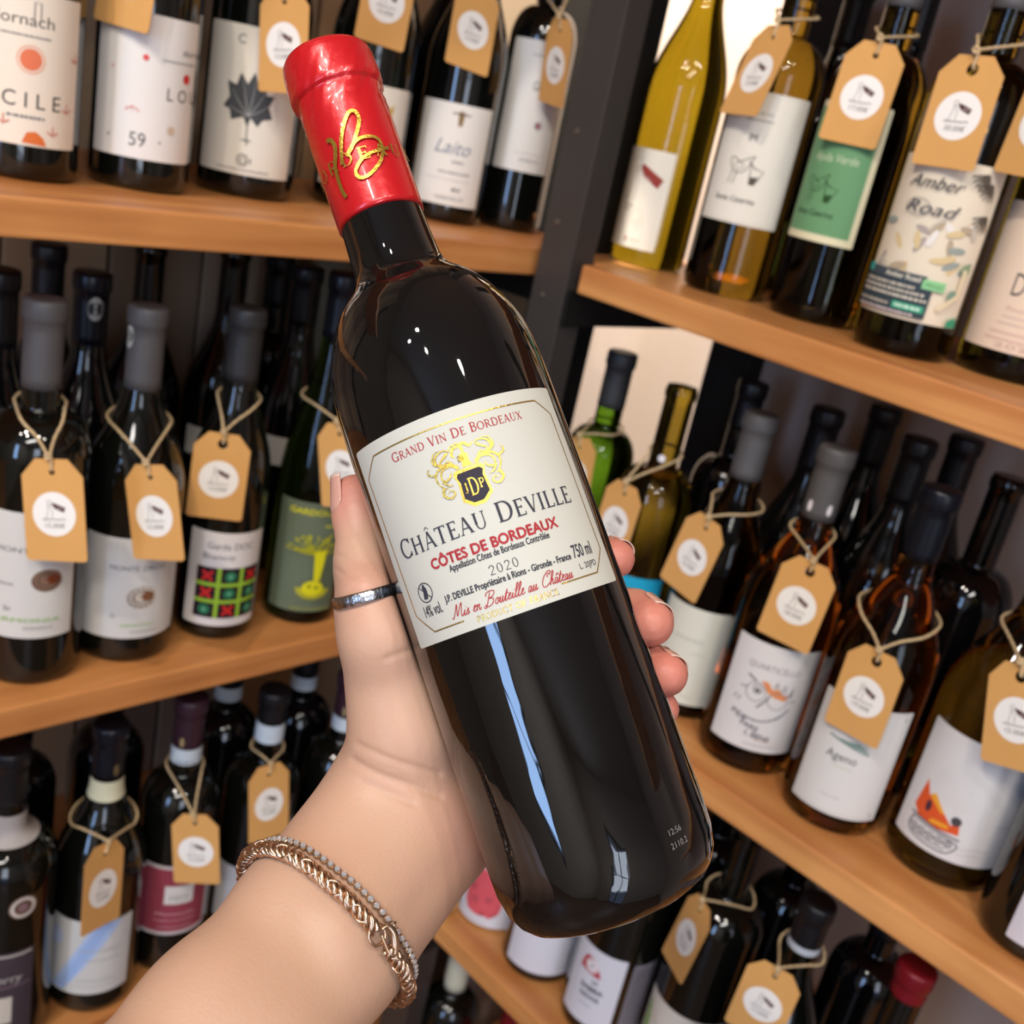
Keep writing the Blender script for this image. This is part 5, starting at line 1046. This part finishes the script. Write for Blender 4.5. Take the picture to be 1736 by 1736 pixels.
def surface_nets(lo, hi, st, fn):
    nx, ny, nz = [int((hi[i] - lo[i]) / st) + 1 for i in range(3)]
    X, Y, Z = np.meshgrid(*[lo[i] + st * np.arange(n) for i, n in enumerate((nx, ny, nz))], indexing='ij')
    Pn = np.stack([X.ravel(), Y.ravel(), Z.ravel()], 1).astype(np.float32)
    D = np.concatenate([fn(Pn[i:i + 400000]) for i in range(0, len(Pn), 400000)]).reshape(nx, ny, nz)
    S = D < 0
    acc = np.zeros((nx - 1, ny - 1, nz - 1, 3)); cnt = np.zeros((nx - 1, ny - 1, nz - 1))
    for ax in range(3):
        sl0 = [slice(None)] * 3; sl1 = [slice(None)] * 3; sl0[ax] = slice(0, -1); sl1[ax] = slice(1, None)
        d0, d1 = D[tuple(sl0)], D[tuple(sl1)]; cr_ = (d0 < 0) != (d1 < 0)
        t = np.where(cr_, d0 / np.where(cr_, d0 - d1, 1), 0)
        idx = np.argwhere(cr_); tt = t[cr_]
        pos = idx.astype(float); pos[:, ax] += tt
        o1, o2 = [k for k in range(3) if k != ax]
        for a in (0, 1):
            for b in (0, 1):
                c = idx.copy(); c[:, o1] -= a; c[:, o2] -= b
                ok = (c >= 0).all(1) & (c[:, 0] < nx - 1) & (c[:, 1] < ny - 1) & (c[:, 2] < nz - 1)
                cc = c[ok]; np.add.at(acc, (cc[:, 0], cc[:, 1], cc[:, 2]), pos[ok]); np.add.at(cnt, (cc[:, 0], cc[:, 1], cc[:, 2]), 1)
    act = cnt > 0; ids = -np.ones(cnt.shape, int); ids[act] = np.arange(act.sum())
    V = acc[act] / cnt[act][:, None] * st + np.array(lo)
    F = []
    for ax in range(3):
        sl0 = [slice(None)] * 3; sl1 = [slice(None)] * 3; sl0[ax] = slice(0, -1); sl1[ax] = slice(1, None)
        s0, s1 = S[tuple(sl0)], S[tuple(sl1)]; o1, o2 = (ax + 1) % 3, (ax + 2) % 3
        for flag in (True, False):
            idx = np.argwhere((s0 != s1) & (s0 == flag))
            idx = idx[(idx[:, o1] > 0) & (idx[:, o2] > 0) & (idx[:, o1] < D.shape[o1] - 1) & (idx[:, o2] < D.shape[o2] - 1)]
            q = []
            for a, b in ((0, 0), (1, 0), (1, 1), (0, 1)):
                c = idx.copy(); c[:, o1] -= a; c[:, o2] -= b; q.append(ids[c[:, 0], c[:, 1], c[:, 2]])
            q = np.stack(q if not flag else q[::-1], 1); q = q[(q >= 0).all(1)]
            F.append(q[:, ::-1] if True else q)
    return V, np.concatenate(F)
HV, HF = surface_nets((-.212, -.128, -.066), (.064, .074, .178), .0017, hand_sdf)
def relax(V, F, it):
    n = len(V); e = np.concatenate([F[:, [0, 1]], F[:, [1, 2]], F[:, [2, 3]], F[:, [3, 0]]])
    for _ in range(it):
        s = np.zeros_like(V); c = np.zeros(n)
        np.add.at(s, e[:, 0], V[e[:, 1]]); np.add.at(s, e[:, 1], V[e[:, 0]]); np.add.at(c, e[:, 0], 1); np.add.at(c, e[:, 1], 1)
        V = V * .5 + .5 * s / np.maximum(c, 1)[:, None]
    return V
HV = relax(HV, HF, 3)
me = bpy.data.meshes.new('hand'); me.from_pydata(HV.tolist(), [], HF.tolist()); me.update()
tmp = bpy.data.objects.new('tmp', me); COL.objects.link(tmp); sb = tmp.modifiers.new('s', 'SUBSURF'); sb.levels = 1; sb.render_levels = 1
me2 = bpy.data.meshes.new_from_object(tmp.evaluated_get(bpy.context.evaluated_depsgraph_get()), depsgraph=bpy.context.evaluated_depsgraph_get())
bpy.data.objects.remove(tmp)
n = len(me2.vertices); co = np.empty(n * 3); me2.vertices.foreach_get('co', co); co = co.reshape(-1, 3)
no = np.empty(n * 3); me2.vertices.foreach_get('normal', no); no = no.reshape(-1, 3)
# skin creases: shallow grooves along short paths on the side towards the viewer
EYE = np.array((0., -.3643, .0965))
def groove(pts, depth, wd):
    global co
    q = np.array([tuple(p) for p in smoothpath(pts, 8)]); 
    dirs = (q - EYE) / np.linalg.norm(q - EYE, axis=1)[:, None]
    front = ((co - EYE) * no).sum(1) < 0
    best = np.full(n, 9.)
    for d in dirs:
        w_ = co - EYE; t = w_ @ d; dd = np.sqrt(np.maximum((w_ ** 2).sum(1) - t * t, 0)); best = np.minimum(best, dd)
    amt = depth * np.exp(-(best / wd) ** 2) * front
    co = co - no * amt[:, None]
for pts, dp, wd in GROOVES: groove(pts, dp, wd)
me2.vertices.foreach_set('co', co.ravel()); me2.update()
# skin tone: finger tips, palm edge and knuckles are pinker than the wrist
tint = np.zeros(n)
for p, r_, a_ in PINK: tint = np.maximum(tint, a_ * np.exp(-(((co - np.array(p)) ** 2).sum(1)) / (r_ * r_)))
at = me2.attributes.new('pink', 'FLOAT', 'POINT'); at.data.foreach_set('value', tint.astype(np.float32))
ms = bpy.data.materials.new('light_skin'); ms.use_nodes = True; nt = ms.node_tree; b = nt.nodes['Principled BSDF']
b.inputs['Roughness'].default_value = .46; b.inputs['Specular IOR Level'].default_value = .38
b.inputs['Subsurface Weight'].default_value = .22; b.inputs['Subsurface Radius'].default_value = (1, .35, .2); b.inputs['Subsurface Scale'].default_value = .004
an = nt.nodes.new('ShaderNodeAttribute'); an.attribute_name = 'pink'
tc = nt.nodes.new('ShaderNodeTexCoord')
nn = nt.nodes.new('ShaderNodeTexNoise'); nn.inputs['Scale'].default_value = 38; nn.inputs['Detail'].default_value = 4; nt.links.new(tc.outputs['Object'], nn.inputs['Vector'])
m0 = nt.nodes.new('ShaderNodeMix'); m0.data_type = 'RGBA'; m0.inputs[6].default_value = (*srgb('#bd9a7e'), 1); m0.inputs[7].default_value = (*srgb('#c79c88'), 1); nt.links.new(nn.outputs['Fac'], m0.inputs[0])
m1 = nt.nodes.new('ShaderNodeMix'); m1.data_type = 'RGBA'; m1.inputs[7].default_value = (*srgb('#cc7066'), 1)
nt.links.new(m0.outputs[2], m1.inputs[6]); nt.links.new(an.outputs['Fac'], m1.inputs[0]); nt.links.new(m1.outputs[2], b.inputs['Base Color'])
vo = nt.nodes.new('ShaderNodeTexVoronoi'); vo.inputs['Scale'].default_value = 900; nt.links.new(tc.outputs['Object'], vo.inputs['Vector'])
bp = nt.nodes.new('ShaderNodeBump'); bp.inputs['Strength'].default_value = .18; bp.inputs['Distance'].default_value = .0003; nt.links.new(vo.outputs['Distance'], bp.inputs['Height']); nt.links.new(bp.outputs['Normal'], b.inputs['Normal'])
person = link('person', me2, ms, None, True); person.matrix_world = HM
tagit(person, 'bare left hand and forearm gripping the tilted bottle from behind, thumb along its left side', 'person')
M_NAIL = mat('fingernail', '#cf9c8c', .22, spec=.5, coat=.3)
M_NAILTIP = mat('nail_edge', '#d9bfb2', .3, spec=.5)
def probe(p, d, off, t0=.001, t1=.04):
    for _ in range(26):
        tm = (t0 + t1) / 2
        if hand_sdf(np.array([p + d * tm]))[0] < off: t0 = tm
        else: t1 = tm
    return p + d * t1
def nail(tip, back, face, half, s0, s1, tipr):
    tip, back, face = [np.array(v, float) for v in (tip, back, face)]
    ax_ = (back - tip); ax_ /= np.linalg.norm(ax_); face = face - ax_ * (face @ ax_); face /= np.linalg.norm(face); sd = np.cross(ax_, face)
    V = []; F = []; ns, na = 12, 12
    for i in range(ns + 1):
        s = s0 + (s1 - s0) * i / ns
        for j in range(na + 1):
            q = -1 + 2 * j / na; hw = half * (1 if i < ns - 3 else math.sqrt(max(0.02, 1 - ((i - (ns - 3)) / 3.4) ** 2)) if i <= ns else 1)
            a = math.radians(hw * q); d = face * math.cos(a) + sd * math.sin(a)
            se = max(s, .0030); base = tip + ax_ * se
            p = probe(base, d, .00025 + .00025 * (1 - abs(q) ** 3), .001, tipr * 1.13); p = p + ax_ * (s - se) - d * (.0006 * max(0, (.003 - s)) / .005)
            if s < .002: p = p + ax_ * .0012 * q * q
            V.append(p)
    for i in range(ns):
        for j in range(na): a = i * (na + 1) + j; F.append((a, a + 1, a + na + 2, a + na + 1))
    me = mesh('fingernail', V, F); me.materials.append(M_NAIL); me.materials.append(M_NAILTIP)
    o = link('fingernail', me, None, person, True)
    for k, p in enumerate(me.polygons):
        if k < na: p.material_index = 1
    sm = o.modifiers.new('s', 'SOLIDIFY'); sm.thickness = .00035; sm.offset = 0
    return o
nail(*NAILS[0]); [nail(*q) for q in NAILS[1:]]

# ring on the thumb
M_SIL = mat('worn_silver', '#b9b9bd', .24, metal=1.0, bump=.35, bscale=700)
rax = np.array((-.0022, .0030, -.0278)); rax /= np.linalg.norm(rax); rc_ = np.array(RING[1])
u_ = np.cross((0., 1., 0.), rax); u_ /= np.linalg.norm(u_); v_ = np.cross(rax, u_)
pr = np.array([probe(rc_, u_ * math.cos(a) + v_ * math.sin(a), .0001, .002, .03) for a in [2 * PI * k / 32 for k in range(32)]])
dd_ = np.minimum(np.linalg.norm(pr - rc_, axis=1), .0118); ft = np.fft.rfft(dd_); ft[3:] = 0
rad_fn = lambda a: float((ft[0].real + 2 * sum((ft[k] * np.exp(1j * k * a)).real for k in (1, 2))) / 32) + .0002
V = []; F = []; n_ = 96; secs = [(-.0021, 0), (-.0021, .0008), (-.0016, .0013), (0, .0014), (.0016, .0013), (.0021, .0008), (.0021, 0)]
for k in range(n_):
    a = 2 * PI * k / n_; d = u_ * math.cos(a) + v_ * math.sin(a)
    for (h_, r_) in secs:
        g = .00022 * (1 if math.sin(a * 26) * math.sin(a * 11 + 1) > .25 else 0) if abs(h_) < .0018 and r_ > .001 else 0
        V.append(rc_ + d * (rad_fn(a) + r_ - g) + rax * h_)
m_ = len(secs)
for k in range(n_):
    k2 = (k + 1) % n_
    for j in range(m_): j2 = (j + 1) % m_; F.append((k * m_ + j, k2 * m_ + j, k2 * m_ + j2, k * m_ + j2))
rg = link('ring', mesh('ring', V, F), M_SIL, None, True); rg.matrix_world = HM; tagit(rg, 'engraved silver band ring worn on the thumb', 'ring')

# bracelets
M_RG = mat('rose_gold_chain', '#d9b89a', .27, metal=1.0); M_CR = mat('crystal', '#d4d0d4', .03, spec=1.0, coat=1.0, metal=.5); M_SET = mat('champagne_gold_setting', '#c9a98a', .3, metal=.9)
AXV = np.array(ARMX); ACR = np.array(ARMA); AN = np.cross(AXV, ACR); AN /= np.linalg.norm(AN)
def loop(C, off, N, sag=0.0, lean=0.0):
    out = []
    for k in range(N):
        a = 2 * PI * k / N; d = ACR * math.cos(a) + AN * math.sin(a)
        c = C + AXV * (lean * math.cos(a) + sag * math.sin(2 * a + .6)); p = probe(c, d, off, .008, .05)
        out.append(Vector(p))
    return out
CB = np.array(ARMC)
base = loop(CB + AXV * .0005, .0027, 72, .0012, -.001)
def resample(P, N):
    P = P + [P[0]]; L = [0]
    for a, b_ in zip(P, P[1:]): L.append(L[-1] + (b_ - a).length)
    out = []; j = 0
    for k in range(N):
        t = L[-1] * k / N
        while L[j + 1] < t: j += 1
        out.append(P[j].lerp(P[j + 1], (t - L[j]) / max(1e-9, L[j + 1] - L[j])))
    return out, L[-1]
br = empty('bracelet', HM @ Vector(CB), 0, 'rose gold rope chain bracelet with lobster clasp round the wrist', 'bracelet'); 
br.matrix_world = HM @ Matrix.Translation(Vector(CB)); binv = Matrix.Translation(-Vector(CB))
P, LL = resample(base, 520); cen = Vector(CB); P = [binv @ p for p in P]
gap0, gap1 = CLASP
for sidx in range(4):
    runs = []; pts = []
    for k in range(len(P)):
        fr = k / len(P)
        if gap0 < fr < gap1:
            if pts: runs.append(pts); pts = []
            continue
        t = (P[(k + 1) % len(P)] - P[k - 1]).normalized(); nrm = P[k].normalized(); nrm = (nrm - t * nrm.dot(t)).normalized(); bn = t.cross(nrm)
        ph = 2 * PI * (k / len(P)) * LL / .0105 + sidx * PI / 2
        pts.append(P[k] + (nrm * math.cos(ph) + bn * math.sin(ph)) * .00165)
    if pts: runs.append(pts)
    for q in runs:
        V, F = sweep(q, .00092, 7); link('chain_strand', mesh('chain_strand', V, F), M_RG, br, True)
# short twisted links wrapped over the rope
tor = []
link_me = None
for k in range(0, 76):
    fr = (k + .5) / 76
    if gap0 - .005 < fr < gap1 + .005: continue
    i = int(fr * len(P)); t = (P[(i + 1) % len(P)] - P[i - 1]).normalized(); nrm = P[i].normalized(); nrm = (nrm - t * nrm.dot(t)).normalized(); bn = t.cross(nrm)
    if link_me is None:
        q = [(.0025 * math.cos(a), .0025 * math.sin(a), .0011 * math.sin(a)) for a in [2 * PI * j / 18 for j in range(18)]]
        V, F = sweep(q, .00048, 6, closed=True); link_me = mesh('chain_link', V, F); link_me.materials.append(M_RG)
        for p_ in link_me.polygons: p_.use_smooth = True
    o = bpy.data.objects.new('chain_link', link_me); COL.objects.link(o); o.parent = br
    tw = 2 * PI * fr * LL / .0105
    a_ = (nrm * math.cos(tw) + bn * math.sin(tw)); b2 = t.cross(a_)
    o.matrix_local = Matrix.Translation(P[i]) @ Matrix((a_, b2, t)).transposed().to_4x4() @ Matrix.Rotation(.55, 4, 'X')
# lobster clasp
gi = int((gap0 + gap1) / 2 * len(P)); t = (P[gi + 4] - P[gi - 4]).normalized(); nrm = P[gi].normalized(); nrm = (nrm - t * nrm.dot(t)).normalized(); bn = t.cross(nrm)
def lp(a, b_, c): return P[gi] + t * a + bn * b_ + nrm * c
q = [lp(-.0022 + .0031 * math.cos(a), .0005 + .0031 * math.sin(a), .0002) for a in [2 * PI * j / 26 for j in range(26)]]
V, F = sweep(q, .00055, 8, closed=True); link('clasp_ring', mesh('clasp_ring', V, F), M_RG, br, True)
q = smoothpath([lp(-.0026, -.0012, .0012), lp(-.0018, -.0034, .0014), lp(.0012, -.0036, .0014), lp(.0042, -.0020, .0012), lp(.0062, .0002, .0010), lp(.0044, .0012, .0010), lp(.0012, .0006, .0012), lp(-.0014, -.0002, .0012)], 6)
V, F = sweep(q, [.0005 + .0008 * math.sin(PI * min(1, k / (len(q) * .75))) for k in range(len(q))], 9); link('lobster_clasp', mesh('lobster_clasp', V, F), M_RG, br, True)
V, F = sweep([lp(.0002, -.0040, .0014), lp(-.0008, -.0062, .0016)], [.0005, .0004], 8); link('clasp_lever', mesh('clasp_lever', V, F), M_RG, br, True)
# crystal line bracelet
base = loop(CB + AXV * .0063, .0014, 72, .0008, -.001); Pc, LL = resample(base, 68)
b2 = empty('bracelet', (0, 0, 0), 0, 'thin line bracelet of small clear crystals next to the rope chain, nearer the hand', 'bracelet'); b2.matrix_world = HM @ Matrix.Translation(Vector(CB + AXV * .0063)); c2 = Vector(CB + AXV * .0063)
Pc = [p - c2 for p in Pc]
V, F = lathe([(.0004, .0009), (.0008, .0008), (.00105, .0003), (.0009, -.0003), (.0003, -.0008)], 8); gem = mesh('crystal', V, F); gem.materials.append(M_CR)
V, F = lathe([(.0008, -.0010), (.00125, -.0006), (.0013, .0001), (.00112, .00035), (.00105, .0001)], 10); sett = mesh('setting', V, F); sett.materials.append(M_SET)
for k, p in enumerate(Pc):
    t = (Pc[(k + 1) % len(Pc)] - Pc[k - 1]).normalized(); nrm = p.normalized(); nrm = (nrm - t * nrm.dot(t)).normalized(); bn = nrm.cross(t)
    mt = Matrix.Translation(p) @ Matrix((t, bn, nrm)).transposed().to_4x4()
    o = bpy.data.objects.new('setting', sett); COL.objects.link(o); o.parent = b2; o.matrix_local = mt
    g = bpy.data.objects.new('crystal', gem); COL.objects.link(g); g.parent = o; g.matrix_local = Matrix.Translation((0, 0, .0003))
